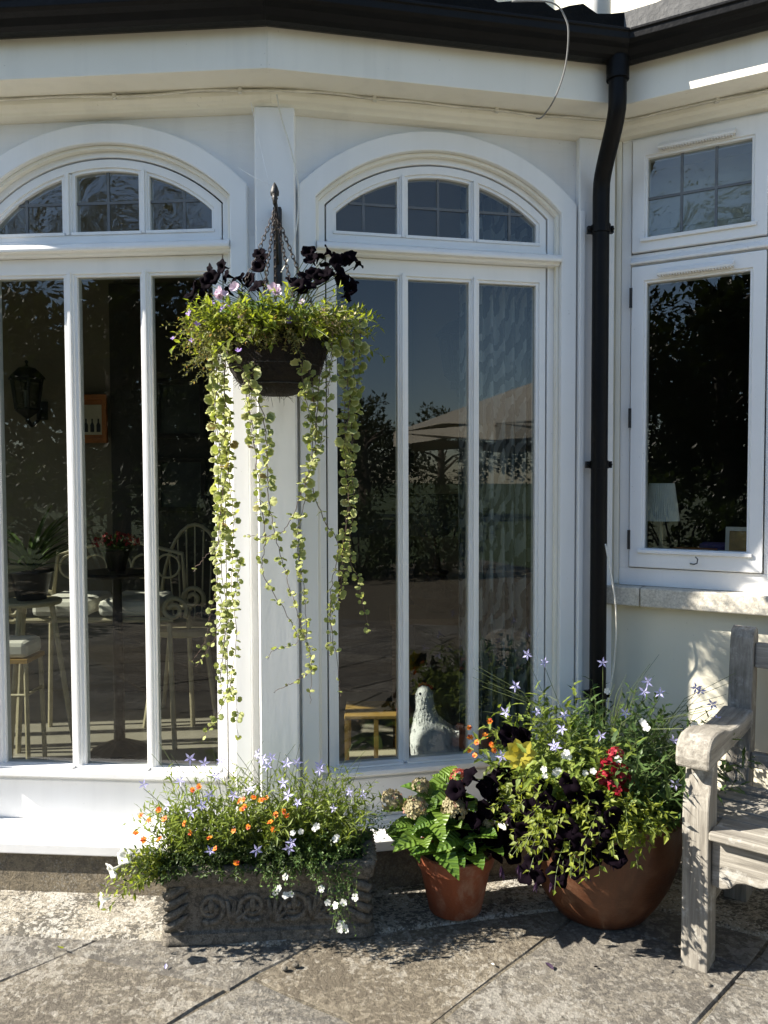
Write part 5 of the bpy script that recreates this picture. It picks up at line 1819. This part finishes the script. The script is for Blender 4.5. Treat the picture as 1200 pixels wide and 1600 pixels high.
bi = thing('isotoma_plant', 'tall airy plant with lilac star flowers and toothed leaves in the large pot', 'flowers', c0)
ms, ml = MB(), MB()
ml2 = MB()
for k in range(260):
    a, q = r.uniform(0, 2 * PI), 0.21 * math.sqrt(r.random())
    b = c0 + Vector((q * math.cos(a), q * math.sin(a), 0))
    d = Vector((math.cos(a) * q * 3.4 + r.uniform(-0.25, 0.35), math.sin(a) * q * 2.4 + r.uniform(-0.2, 0.2), 1))
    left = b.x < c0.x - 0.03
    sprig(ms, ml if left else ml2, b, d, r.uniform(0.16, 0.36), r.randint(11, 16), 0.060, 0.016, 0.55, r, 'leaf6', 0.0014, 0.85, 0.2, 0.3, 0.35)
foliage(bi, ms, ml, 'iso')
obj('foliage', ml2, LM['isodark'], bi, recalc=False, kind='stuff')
BFL = [(0.454, 2.52, 0.824),(0.515, 2.55, 0.792),(0.71, 2.58, 0.784),(0.411, 2.48, 0.734),(0.37, 2.42, 0.668),(0.466, 2.42, 0.668),(0.55, 2.42, 0.658),(0.529, 2.36, 0.635),(0.644, 2.36, 0.615),(0.736, 2.42, 0.665),(0.837, 2.52, 0.736),(0.825, 2.52, 0.703),(0.876, 2.52, 0.699),(1.003, 2.55, 0.707),(1.043, 2.52, 0.663),(0.499, 2.3, 0.598),(0.339, 2.3, 0.574),(0.862, 2.36, 0.599),(0.907, 2.38, 0.606),(0.839, 2.28, 0.498),(1.041, 2.48, 0.628),(0.494, 2.31, 0.602),(1.016, 2.55, 0.697)]
ms = MB()
for p in BFL:
    p = Vector(p)
    put(bi, 'iso', p, Vector((-0.2, -0.8, 0.4)) + rvec(r) * 0.55, 1.05, r)
    b = c0 + Vector(((p.x - c0.x) * 0.55, (p.y - c0.y) * 0.4, 0.10))
    stalk(ms, b, p - Vector((0, 0, 0.014)), 0.035)
for k in range(30):
    a = r.uniform(0, 2 * PI)
    b = c0 + Vector((0.16 * math.cos(a), 0.12 * math.sin(a), 0.2))
    stalk(ms, b, b + Vector((0.25 * math.cos(a), 0.12 * math.sin(a), r.uniform(0.10, 0.24))), 0.03, 0.0009)
obj('flower_stalks', ms, LM['stem'], bi, recalc=False, kind='stuff')

bpn = thing('black_petunia_plant', 'near black petunias with yellow green leaves cascading down the front of the large pot', 'flowers', c0 + Vector((-0.1, -0.2, 0)))
ms, ml = MB(), MB()
for k in range(270):
    a = math.radians(r.uniform(172, 286))
    q = r.uniform(0.15, 0.25)
    b = c0 + Vector((q * math.cos(a), q * math.sin(a), r.uniform(0.0, 0.10)))
    d = Vector((math.cos(a), math.sin(a), r.uniform(0.1, 1.0)))
    wgt = 1.0 - abs(math.degrees(a) - 238) / 75
    sprig(ms, ml, b, d, r.uniform(0.06, 0.11) + 0.19 * max(0, wgt) * r.random(), 13, 0.036, 0.019, 2.6, r, 'leaf', 0.0015, 0.9, 0.1, 0.35)
foliage(bpn, ms, ml, 'pet')
BPP = [(0.32, 2.409, 0.484), (0.365, 2.412, 0.455), (0.401, 2.488, 0.44), (0.341, 2.418, 0.427), (0.314, 2.412, 0.409), (0.282, 2.418, 0.373), (0.304, 2.391, 0.349), (0.329, 2.404, 0.303), (0.355, 2.418, 0.317), (0.414, 2.423, 0.371), (0.441, 2.379, 0.432), (0.467, 2.314, 0.439), (0.503, 2.292, 0.466), (0.531, 2.264, 0.45), (0.557, 2.259, 0.483), (0.485, 2.311, 0.392), (0.513, 2.268, 0.392), (0.456, 2.333, 0.354), (0.547, 2.255, 0.407), (0.593, 2.256, 0.44), (0.614, 2.245, 0.411), (0.571, 2.24, 0.376), (0.626, 2.242, 0.356), (0.643, 2.218, 0.34), (0.502, 2.299, 0.331), (0.527, 2.262, 0.31), (0.467, 2.31, 0.278), (0.593, 2.254, 0.323), (0.556, 2.249, 0.288), (0.515, 2.273, 0.244), (0.461, 2.354, 0.218), (0.43, 2.398, 0.246), (0.413, 2.413, 0.289), (0.381, 2.419, 0.236), (0.438, 2.406, 0.613), (0.45, 2.41, 0.598), (0.309, 2.396, 0.267), (0.61, 2.251, 0.482), (0.642, 2.236, 0.455), (0.402, 2.491, 0.326), (0.495, 2.315, 0.486), (0.368, 2.399, 0.286), (0.544, 2.26, 0.526), (0.629, 2.221, 0.403), (0.427, 2.374, 0.387), (0.493, 2.286, 0.354), (0.41, 2.422, 0.481), (0.466, 2.334, 0.373), (0.455, 2.325, 0.325), (0.353, 2.41, 0.442), (0.327, 2.4, 0.329), (0.313, 2.399, 0.26), (0.417, 2.426, 0.241), (0.407, 2.438, 0.29), (0.437, 2.363, 0.36), (0.404, 2.451, 0.244), (0.322, 2.411, 0.348), (0.484, 2.294, 0.249), (0.445, 2.376, 0.461), (0.406, 2.422, 0.417), (0.485, 2.317, 0.332), (0.414, 2.434, 0.384), (0.351, 2.391, 0.386), (0.424, 2.408, 0.305), (0.286, 2.401, 0.277), (0.537, 2.272, 0.339), (0.245, 2.39, 0.446), (0.517, 2.266, 0.272), (0.277, 2.395, 0.316), (0.378, 2.419, 0.305)]
for i, p in enumerate(BPP):
    p = Vector(p)
    rad = Vector((p.x - BP.x, p.y - BP.y, 0)).normalized()
    d = rad * 0.8 + Vector((-0.05, -0.5, 0.25)) + rvec(r) * 0.55
    put(bpn, 'bpet', p + rad * r.uniform(0.035, 0.085), d, 1.12, r)
for p in ((0.572, 2.22, 0.271), (0.471, 2.22, 0.247), (0.38, 2.24, 0.284), (0.354, 2.25, 0.419), (0.427, 2.22, 0.242), (0.639, 2.22, 0.315), (0.335, 2.27, 0.265), (0.548, 2.22, 0.385)):
    put(bpn, 'wilt', p, Vector((0, -0.2, 1)) + rvec(r) * 0.2, 1.0, r)

pel = thing('pelargonium_plant', 'crimson flowered plant in the right half of the large pot', 'flowers', c0 + Vector((0.05, -0.15, 0)))
ms, ml = MB(), MB()
for p, s in (((0.672, 2.3, 0.576), 0.78), ((0.645, 2.28, 0.546), 0.8), ((0.678, 2.28, 0.536), 0.85), ((0.664, 2.27, 0.497), 0.85), ((0.633, 2.29, 0.512), 0.6), ((0.7, 2.29, 0.501), 0.7)):
    put(pel, 'crim', p, Vector((-0.1, -0.7, 0.6)) + rvec(r) * 0.3, s, r)
    stalk(ms, c0 + Vector((0.05, -0.12, 0.0)), p, 0.02, 0.0018)
for k in range(26):
    b = c0 + Vector((r.uniform(-0.02, 0.16), -0.16 + r.uniform(-0.03, 0.04), 0))
    sprig(ms, ml, b, Vector((r.uniform(-0.3, 0.6), -0.5, 0.8)) + rvec(r) * 0.3, r.uniform(0.08, 0.18), 6, 0.036, 0.032, 1.4, r, 'leaf', 0.0016, 1.0, 0.4)
foliage(pel, ms, ml, 'isodark')

co_ = thing('coleus_plant', 'yellow broad leaved plant among the black petunias in the large pot', 'plant', c0 + Vector((-0.18, -0.1, 0)))
cl = Vector((0.393, 2.3, 0.581))
mm = MB(); stalk(mm, c0 + Vector((-0.15, -0.12, 0)), cl, 0.0, 0.002); obj('stem', mm, LM['stem'], co_, recalc=False)
for k in range(8):
    a = k * 2.4
    m = MB(); m.leaf6(cl, Vector((0.8 * math.cos(a), -0.25, 0.7 * math.sin(a) + 0.1)), Vector((0, -1, 0.3)), 0.05, 0.038, 0.1, 0.2, 6, 0.12); obj('leaf', m, LM['coleus'], co_, recalc=False)

m2 = thing('marigold_plant', 'small orange flowered plant at the left rim of the large pot', 'flowers', c0 + Vector((-0.22, 0.02, 0)))
ms, ml = MB(), MB()
for k in range(70):
    b = c0 + Vector((-0.2 + r.uniform(-0.04, 0.08), r.uniform(-0.12, 0.08), 0))
    sprig(ms, ml, b, Vector((r.uniform(-0.8, 0.2), r.uniform(-0.6, 0.2), 1)), r.uniform(0.10, 0.22), 14, 0.017, 0.009, 0.8, r, 'leaf', 0.0011, 1.0, 0.15)
foliage(m2, ms, ml, 'bac')
for p in ((0.265, 2.48, 0.602),(0.266, 2.46, 0.578),(0.284, 2.44, 0.569),(0.329, 2.48, 0.623),(0.327, 2.42, 0.569),(0.332, 2.4, 0.558),(0.26, 2.44, 0.545),(0.276, 2.42, 0.536),(0.31, 2.44, 0.589)):
    put(m2, 'mar', p, Vector((-0.3, -0.7, 0.6)) + rvec(r) * 0.4, 0.8, r)

b2 = thing('bacopa_plant', 'tiny white flowers among the leaves of the large pot', 'flowers', c0 + Vector((0, -0.15, 0)))
ms, ml = MB(), MB()
for k in range(60):
    b = c0 + Vector((r.uniform(-0.12, 0.2), r.uniform(-0.2, -0.05), 0.02))
    sprig(ms, ml, b, Vector((r.uniform(-0.5, 0.5), -0.6, 0.9)), r.uniform(0.08, 0.2), 14, 0.014, 0.011, 1.2, r, 'leaf', 0.0010, 1.1, 0.1)
foliage(b2, ms, ml, 'bac')
for p in ((0.594, 2.25, 0.548),(0.665, 2.25, 0.581),(0.782, 2.38, 0.642),(0.522, 2.27, 0.595),(0.487, 2.25, 0.543),(0.456, 2.26, 0.55),(0.573, 2.26, 0.539),(0.948, 2.42, 0.627),(0.459, 2.26, 0.531),(0.496, 2.26, 0.546),(0.529, 2.27, 0.583),(0.779, 2.39, 0.646),(0.784, 2.37, 0.635),(0.515, 2.27, 0.587),(0.701, 2.5, 0.711)):
    put(b2, 'bac', p, CAMD + rvec(r) * 0.4, 1.15, r)

# ------------------------------------------------------------------ bracket, chains, basket
HB = Vector((-0.325, 2.44, 0))
br = thing('hanging_bracket', 'black iron wall bracket with a pointed finial on the corner post', 'bracket', (-0.345, 2.66, 2.1))
m = MB()
m.box(-0.358, -0.332, 2.642, 2.668, 2.02, 2.27)
obj('wall_plate', m, M['iron'], br, bevel=0.002)
m = MB(); m.tube([(-0.345, 2.655, 2.230), (-0.338, 2.58, 2.237), (-0.329, 2.47, 2.230), (-0.326, 2.440, 2.237), (-0.3245, 2.430, 2.221), (-0.325, 2.442, 2.211), (-0.326, 2.452, 2.221)], 0.0065, 8); obj('arm', m, M['iron'], br, smooth=True)
m = MB(); m.tube([(-0.345, 2.65, 2.08), (-0.338, 2.58, 2.16), (-0.331, 2.50, 2.26), (-0.329, 2.47, 2.228)], 0.005, 8); obj('brace', m, M['iron'], br, smooth=True)
m = MB(); m.lathe([(0.001, 0.042), (0.008, 0.030), (0.0135, 0.014), (0.013, 0.004), (0.007, 0.0), (0.010, -0.006), (0.004, -0.012)], 14, (-0.327, 2.455, 2.237), True); obj('finial', m, M['iron'], br, smooth=True)

bas = thing('hanging_basket', 'brown coir hanging basket on rusty chains in front of the corner post', 'hanging basket', (HB.x, HB.y, 1.64))
m = MB()
m.lathe([(0.002, 0.0), (0.05, 0.003), (0.088, 0.016), (0.116, 0.040), (0.136, 0.072), (0.150, 0.115), (0.157, 0.175), (0.148, 0.178), (0.135, 0.15)], 40, (HB.x, HB.y, 1.635), False, lambda a, z: 1 + 0.02 * math.sin(7 * a + z * 40) + 0.012 * math.sin(17 * a))
obj('liner', m, M['coir'], bas, smooth=True)
m = MB(); m.lathe([(0.001, 0.165), (0.146, 0.16)], 24, (HB.x, HB.y, 1.635)); obj('soil', m, M['soil'], bas)
m = MB(); r = random.Random(5)
for k in range(420):
    a = r.uniform(0, 2 * PI); z = r.uniform(0.0, 0.17)
    q = 0.158 * math.sqrt(max(0.02, 1 - ((0.175 - z) / 0.178) ** 2))
    p = Vector((HB.x + q * math.cos(a), HB.y + q * math.sin(a), 1.635 + z))
    d = (Vector((-math.sin(a), math.cos(a), 0)) * r.uniform(-1, 1) + Vector((math.cos(a), math.sin(a), -0.3)) * 0.6 + rvec(r) * 0.6).normalized()
    m.tube([p, p + d * 0.012 + Vector((0, 0, -0.002)), p + d * r.uniform(0.02, 0.035) + Vector((0, 0, -0.008))], [0.0008, 0.0007, 0.0004], 3, False)
obj('coir_fibres', m, M['coir'], bas, recalc=False, kind='stuff')
m = MB(); m.tube([(HB.x + 0.157 * math.cos(2 * PI * k / 32), HB.y + 0.157 * math.sin(2 * PI * k / 32), 1.812) for k in range(32)], 0.004, 6, closed=True)
for z, q in ((1.72, 0.1395), (1.665, 0.109)):
    m.tube([(HB.x + q * math.cos(2 * PI * k / 32), HB.y + q * math.sin(2 * PI * k / 32), z) for k in range(32)], 0.002, 5, closed=True)
obj('wire_frame', m, M['iron'], bas, smooth=True)


def chain(a, b):
    a, b = Vector(a), Vector(b)
    L = (b - a).length
    n = int(L / 0.0135)
    d = (b - a).normalized()
    s0 = d.orthogonal().normalized()
    m = MB()
    for k in range(n):
        c = a.lerp(b, (k + 0.5) / n)
        s = Quaternion(d, PI / 2 * (k % 2) + 0.4) @ s0
        pts = [c + d * 0.0095 * math.cos(t) + s * 0.0050 * math.sin(t) for t in [2 * PI * j / 10 for j in range(10)]]
        m.tube(pts, 0.0014, 5, closed=True)
    return m


hook = Vector((-0.325, 2.44, 2.190))
for a in (0.35, 1.7, 3.2, 4.55, 5.3):
    e = Vector((HB.x + 0.155 * math.cos(a), HB.y + 0.155 * math.sin(a), 1.815))
    obj('chain', chain(hook, e), M['rust'], bas, recalc=False)

# ---- basket planting
r = random.Random(74)
bz = 1.80
HC = Vector((HB.x, HB.y, bz))
bk = thing('black_petunia_plant', 'near black petunias standing on top of the hanging basket', 'flowers', HC + Vector((0, 0, 0.02)))
ms, ml = MB(), MB()
for k in range(230):
    a, q = r.uniform(0, 2 * PI), 0.14 * math.sqrt(r.random())
    b = HC + Vector((q * math.cos(a), q * math.sin(a), 0))
    d = Vector((math.cos(a) * 0.8 + 0.15, math.sin(a) * 0.7 - 0.15, r.uniform(0.1, 1.2)))
    sprig(ms, ml, b, d, r.uniform(0.10, 0.225), 14, 0.038, 0.0165, 1.3, r, 'leaf', 0.0016, 0.85, 0.12, 0.3)
foliage(bk, ms, ml, 'pet')
ms = MB()
for p in ((-0.37, 2.42, 2.063),(-0.367, 2.46, 2.057),(-0.528, 2.44, 2.01),(-0.496, 2.47, 2.033),(-0.476, 2.44, 1.999),(-0.569, 2.42, 1.96),(-0.574, 2.41, 1.916),(-0.555, 2.44, 1.907),(-0.543, 2.48, 1.989),(-0.443, 2.47, 2.002),(-0.375, 2.36, 1.948),(-0.356, 2.38, 1.964),(-0.469, 2.4, 1.947),(-0.225, 2.44, 2.072),(-0.161, 2.44, 2.07),(-0.139, 2.42, 2.034),(-0.113, 2.44, 2.045),(-0.087, 2.46, 2.056),(-0.174, 2.48, 2.043),(-0.263, 2.36, 1.967),(-0.23, 2.37, 1.98),(-0.205, 2.39, 1.996),(-0.241, 2.36, 1.941),(-0.121, 2.4, 1.976),(-0.096, 2.4, 1.95),(-0.09, 2.44, 1.986),(-0.184, 2.36, 1.974),(-0.561, 2.45, 1.875),(-0.15, 2.41, 1.999),(-0.51, 2.4, 1.985),(-0.585, 2.44, 1.944),(-0.538, 2.4, 1.927),(-0.453, 2.42, 1.973),(-0.405, 2.43, 1.984),(-0.369, 2.4, 2.016),(-0.215, 2.41, 2.043),(-0.196, 2.46, 2.064),(-0.131, 2.46, 2.064),(-0.101, 2.48, 2.073),(-0.124, 2.38, 1.997),(-0.247, 2.33, 1.946),(-0.213, 2.34, 1.95),(-0.103, 2.42, 1.932),(-0.169, 2.36, 1.988),(-0.075, 2.47, 2.043)):
    p = Vector(p)
    put(bk, 'bpet', p, (p - HC).normalized() * 0.7 + Vector((-0.1, -0.7, 0.15)) + rvec(r) * 0.7, 0.84, r)
    stalk(ms, HC + (p - HC) * 0.25, p - (p - HC).normalized() * 0.02, 0.02, 0.0016)
obj('flower_stalks', ms, LM['stem'], bk, recalc=False, kind='stuff')

lo = thing('lobelia_plant', 'fine leaved bushy plant with tiny violet flowers at the left of the hanging basket', 'flowers', HC + Vector((-0.1, -0.08, 0)))
ms, ml = MB(), MB()
for k in range(330):
    a = math.radians(r.uniform(140, 305)); q = r.uniform(0.02, 0.15)
    b = HC + Vector((q * math.cos(a), q * math.sin(a), 0))
    wl = 0.13 if a < 4.0 else 0.05
    d = Vector((math.cos(a), math.sin(a), r.uniform(-0.35, 0.85)))
    sprig(ms, ml, b, d, r.uniform(0.06, 0.12) + wl * r.random(), 22, 0.016, 0.009, 1.1, r, 'leaf', 0.0010, 1.1, 0.05, 0.45)
foliage(lo, ms, ml, 'lob')
for p in ((-0.614, 2.36, 1.797),(-0.57, 2.36, 1.866),(-0.567, 2.37, 1.877),(-0.458, 2.32, 1.877),(-0.448, 2.33, 1.885),(-0.498, 2.34, 1.893),(-0.373, 2.26, 1.779),(-0.404, 2.25, 1.742),(-0.263, 2.26, 1.83),(-0.33, 2.26, 1.807),(-0.465, 2.32, 1.87),(-0.535, 2.32, 1.83),(-0.263, 2.26, 1.823),(-0.555, 2.33, 1.784)):
    put(lo, 'vio', p, CAMD + rvec(r) * 0.5, 1.1, r)
pk = thing('pink_petunia_plant', 'pale pink ruffled flowers in the middle of the hanging basket', 'flowers', HC + Vector((0, -0.05, 0.02)))
ms, ml = MB(), MB()
for p, s in (((-0.468, 2.33, 1.923), 1.0), ((-0.478, 2.34, 1.913), 0.9), ((-0.428, 2.34, 1.936), 0.95), ((-0.457, 2.32, 1.912), 0.85), ((-0.314, 2.32, 1.922), 1.15), ((-0.305, 2.31, 1.913), 0.9), ((-0.229, 2.28, 1.879), 0.7), ((-0.401, 2.27, 1.836), 0.65)):
    put(pk, 'pink', p, CAMD + rvec(r) * 0.5, s * 0.85, r)
    stalk(ms, HC + Vector((0, -0.06, 0.02)), Vector(p) + Vector((0, 0.01, -0.004)), 0.02, 0.0014)
for k in range(24):
    sprig(ms, ml, HC + Vector((r.uniform(-0.1, 0.1), -0.1, 0.02)), Vector((r.uniform(-0.6, 0.6), -0.7, 0.6)), 0.11, 8, 0.030, 0.015, 1.2, r, 'leaf', 0.0014)
foliage(pk, ms, ml, 'bac')
sd = thing('sedum_plant', 'cream and pink budded plant at the right rim of the hanging basket', 'flowers', HC + Vector((0.12, -0.06, 0)))
ms, ml = MB(), MB()
for k in range(46):
    b = HC + Vector((0.11 + r.uniform(-0.03, 0.03), r.uniform(-0.10, 0.03), 0))
    sprig(ms, ml, b, Vector((r.uniform(0.3, 1.0), r.uniform(-0.7, 0.1), r.uniform(0.2, 0.9))), r.uniform(0.08, 0.155), 16, 0.014, 0.011, 1.1, r, 'leaf', 0.0014, 1.0, 0.3)
foliage(sd, ms, ml, 'yellowbud')

# ---- long trailing stems with round leaves
gi = thing('trailing_ivy_plant', 'long curtain of trailing stems with round pale leaves hanging from the basket', 'trailing plant', HC + Vector((0, -0.1, 0)))


def round_leaf(seed):
    rr = random.Random(seed)
    n = 21
    vs = [(0.25, 0, 0.0)]
    for k in range(n):
        a = -PI + 2 * PI * (k + 0.5) / n
        q = 1.0 + 0.09 * math.cos(7 * a) + rr.uniform(-0.07, 0.07)
        if abs(a) > 2.75: q *= 0.55
        z = -0.22 * q * q + 0.10 * math.cos(7 * a) + rr.uniform(-0.06, 0.06)
        vs.append((0.62 + 0.62 * q * math.cos(a), 0.68 * q * math.sin(a), z + 0.08 * abs(math.sin(a))))
    m = MB(); m.add(vs, [(0, 1 + k, 1 + (k + 1) % n) for k in range(n)])
    return m


RL = [round_leaf(s) for s in range(4)]
RLM = [fmesh('leaf', m, LM['trail'], True) for m in RL]
STR = [([(-0.493, 2.393, 1.752), (-0.501, 2.406, 1.573), (-0.489, 2.41, 1.362), (-0.499, 2.411, 1.188), (-0.479, 2.396, 0.996), (-0.481, 2.397, 0.821), (-0.452, 2.401, 0.722), (-0.447, 2.407, 0.602)], 1.25, 0.0185),
       ([(-0.464, 2.361, 1.737), (-0.47, 2.376, 1.476), (-0.449, 2.377, 1.286), (-0.455, 2.379, 1.095), (-0.442, 2.359, 0.906), (-0.471, 2.381, 0.747), (-0.514, 2.36, 0.656), (-0.55, 2.366, 0.612)], 1.2, 0.0175),
       ([(-0.517, 2.433, 1.71), (-0.506, 2.44, 1.44), (-0.486, 2.426, 1.226), (-0.443, 2.44, 1.127), (-0.475, 2.431, 0.971), (-0.501, 2.425, 0.795), (-0.492, 2.426, 0.711)], 1.2, 0.0175),
       ([(-0.48, 2.372, 1.664), (-0.453, 2.37, 1.495), (-0.482, 2.372, 1.305), (-0.502, 2.385, 1.133), (-0.483, 2.392, 0.939), (-0.49, 2.372, 0.784)], 1.0, 0.017),
       ([(-0.504, 2.409, 1.091), (-0.53, 2.432, 0.971), (-0.552, 2.421, 0.884), (-0.591, 2.418, 0.824)], 0.55, 0.012),
       ([(-0.49, 2.394, 0.977), (-0.516, 2.402, 0.898), (-0.573, 2.408, 0.815)], 0.55, 0.012),
       ([(-0.468, 2.359, 1.287), (-0.492, 2.358, 1.192), (-0.532, 2.349, 1.152), (-0.568, 2.37, 1.11)], 0.5, 0.011),
       ([(-0.39, 2.289, 1.672), (-0.344, 2.3, 1.564), (-0.335, 2.308, 1.436), (-0.33, 2.291, 1.326), (-0.318, 2.306, 1.233), (-0.294, 2.311, 1.14), (-0.267, 2.303, 1.048), (-0.243, 2.307, 0.954), (-0.212, 2.291, 0.863), (-0.217, 2.298, 0.731)], 1.0, 0.0175),
       ([(-0.403, 2.312, 1.675), (-0.376, 2.328, 1.492), (-0.363, 2.315, 1.362), (-0.346, 2.319, 1.214), (-0.356, 2.332, 1.119), (-0.297, 2.328, 1.006), (-0.253, 2.331, 0.911), (-0.319, 2.319, 0.886), (-0.342, 2.32, 0.857)], 0.9, 0.016),
       ([(-0.215, 2.306, 1.701), (-0.197, 2.299, 1.582), (-0.206, 2.295, 1.472), (-0.226, 2.298, 1.344), (-0.244, 2.292, 1.252), (-0.247, 2.297, 1.159), (-0.235, 2.312, 1.065), (-0.228, 2.311, 0.953), (-0.21, 2.303, 0.842)], 1.1, 0.0175),
       ([(-0.181, 2.29, 1.699), (-0.196, 2.286, 1.471), (-0.229, 2.28, 1.362), (-0.275, 2.285, 1.249), (-0.332, 2.297, 1.219), (-0.395, 2.299, 1.223)], 0.9, 0.0165),
       ([(-0.206, 2.307, 1.362), (-0.176, 2.317, 1.269), (-0.134, 2.317, 1.194), (-0.149, 2.315, 1.101), (-0.159, 2.314, 0.989), (-0.136, 2.316, 0.829), (-0.129, 2.307, 0.75)], 0.6, 0.014),
       ([(-0.125, 2.345, 1.789), (-0.099, 2.335, 1.621), (-0.115, 2.34, 1.473), (-0.101, 2.346, 1.305), (-0.121, 2.345, 1.192), (-0.121, 2.335, 1.099), (-0.145, 2.351, 1.012), (-0.158, 2.344, 0.946), (-0.162, 2.342, 0.861)], 1.3, 0.0185),
       ([(-0.088, 2.358, 1.81), (-0.088, 2.371, 1.625), (-0.104, 2.364, 1.399), (-0.114, 2.374, 1.228), (-0.134, 2.369, 1.085)], 1.25, 0.018),
       ([(-0.111, 2.358, 1.736), (-0.115, 2.354, 1.549), (-0.09, 2.357, 1.361), (-0.102, 2.346, 1.173), (-0.076, 2.353, 1.087), (-0.065, 2.356, 1.02), (-0.041, 2.358, 0.924)], 0.9, 0.016),
       ([(-0.073, 2.376, 1.869), (-0.071, 2.388, 1.74), (-0.083, 2.389, 1.589), (-0.099, 2.385, 1.437)], 1.2, 0.018),
       ([(-0.207, 2.311, 0.831), (-0.244, 2.311, 0.803), (-0.284, 2.3, 0.783), (-0.322, 2.301, 0.764)], 0.5, 0.01),
       ([(-0.441, 2.322, 1.731), (-0.481, 2.338, 1.808), (-0.495, 2.34, 1.734), (-0.491, 2.329, 1.585)], 1.3, 0.019),
       ([(-0.363, 2.295, 1.727), (-0.378, 2.295, 1.673), (-0.387, 2.296, 1.582), (-0.371, 2.282, 1.472)], 1.0, 0.018),
       ([(-0.235, 2.287, 1.725), (-0.224, 2.282, 1.634), (-0.21, 2.284, 1.544)], 1.2, 0.019),
       ([(-0.143, 2.288, 1.797), (-0.152, 2.293, 1.69), (-0.167, 2.297, 1.581), (-0.182, 2.293, 1.472)], 1.2, 0.018),
       ([(-0.45, 2.275, 1.751), (-0.408, 2.259, 1.704), (-0.385, 2.262, 1.669), (-0.378, 2.269, 1.616)], 1.0, 0.02)]
rest, jobs = MB(), []
for pts, dens, size in STR:
    pp = [Vector(p) for p in pts]
    fine = []
    ext = [pp[0]] + pp + [pp[-1]]
    for i in range(1, len(ext) - 2):
        for k in range(8):
            t = k / 8
            a, b, c, d = ext[i - 1], ext[i], ext[i + 1], ext[i + 2]
            fine.append(0.5 * ((2 * b) + (c - a) * t + (2 * a - 5 * b + 4 * c - d) * t * t + (3 * b - a - 3 * c + d) * t ** 3) + rvec(r) * 0.0036)
    fine.append(pp[-1])
    m = MB(); m.tube(fine, [0.0015 - 0.0008 * k / len(fine) for k in range(len(fine))], 5)
    so_ = obj('trailing_stem', m, LM['redstem'], gi, recalc=False)
    tot = sum((fine[k + 1] - fine[k]).length for k in range(len(fine) - 1))
    s, acc = 0.0, 0.0
    nxt = 0.01
    for k in range(len(fine) - 1):
        seg = fine[k + 1] - fine[k]
        acc += seg.length
        while acc > nxt:
            f = nxt / tot
            sz = 1.12 * size * (1.0 - 0.40 * f) * r.uniform(0.6, 1.3)
            nxt += (0.0145 / dens) * r.uniform(0.7, 1.35) * (1 + 0.5 * f)
            if r.random() < 0.25 * f: continue
            a = r.uniform(0, PI)
            for sg in (0, PI):
                if r.random() < 0.10: continue
                h = a + sg + r.uniform(-0.4, 0.4)
                d = Vector((math.cos(h), math.sin(h) * 0.6 - 0.3, r.uniform(-0.6, 0.25))).normalized()
                up = (Vector((-0.1, -0.7, 0.6)) + rvec(r) * 0.8).normalized()
                y = up.cross(d).normalized(); z = d.cross(y)
                q = Matrix((d, y, z)).transposed().to_quaternion()
                jobs.append((sz, so_, fine[k + 1] + d * 0.002, q, r.randrange(4)))
jobs.sort(key=lambda j: -j[0])
for i, (sz, so_, p, q, v) in enumerate(jobs):
    if i < 295:
        inst('leaf', RLM[v], so_, p, q, sz)
    else:
        rest.add([p + q @ (Vector(c) * sz) for c in RL[v].v], RL[v].f)
if rest.v:
    obj('small_leaves', rest, LM['trail2'], gi, smooth=True, recalc=False, kind='stuff')

# ---- fallen bits on the paving
r = random.Random(9)
for x, y, c, l in ((-0.95, 2.30, 'pet', 'small yellow fallen leaf on the paving left of the trough'), (0.47, 2.19, 'wilt', 'shrivelled purple petal on the paving below the large pot')):
    m = MB(); m.leaf6(Vector((x, y, 0.006)), Vector((r.uniform(-1, 1), r.uniform(-1, 1), 0.15)), EZ, 0.028, 0.016, 0.3, -0.2, 4)
    tag(obj('fallen_leaf' if c == 'pet' else 'fallen_petal', m, LM[c], recalc=False), l, 'leaf' if c == 'pet' else 'petal')
for x, y, l in ((-0.285, 2.20, 'small dark pebble on the paving in front of the trough'), (0.875, 2.12, 'small dark pebble at the foot of the bench leg'), (-0.255, 2.215, 'small pale pebble on the paving beside the dark one')):
    m = MB(); m.ball((x, y, 0.006), 0.009, 10, (1.2, 0.9, 0.75))
    tag(obj('pebble', m, M['trough'] if 'dark' in l else M['kerb'], smooth=True), l, 'pebble')

r = random.Random(12)
for k, (x, y, c) in enumerate(((-0.62, 2.20, 'lilac'), (0.30, 2.22, 'white'), (0.60, 2.20, 'black'))):
    m = MB()
    m.leaf6(Vector((x, y, 0.006)), Vector((r.uniform(-1, 1), r.uniform(-1, 1), 0.1)), EZ, 0.016, 0.009, 0.25, -0.1, 4)
    w = {'lilac': 'pale lilac', 'orange': 'orange', 'white': 'white', 'black': 'near black', 'violet': 'violet', 'crimson': 'dark red'}[c]
    where = 'left of the carved trough' if x < -0.6 else 'in front of the carved trough' if x < 0 else 'in front of the small pot' if x < 0.4 else 'in front of the large pot'
    tag(obj('fallen_petal', m, LM[c], recalc=False), 'tiny ' + w + ' petal fallen on the paving ' + where, 'petal', 'fallen petals on the paving')
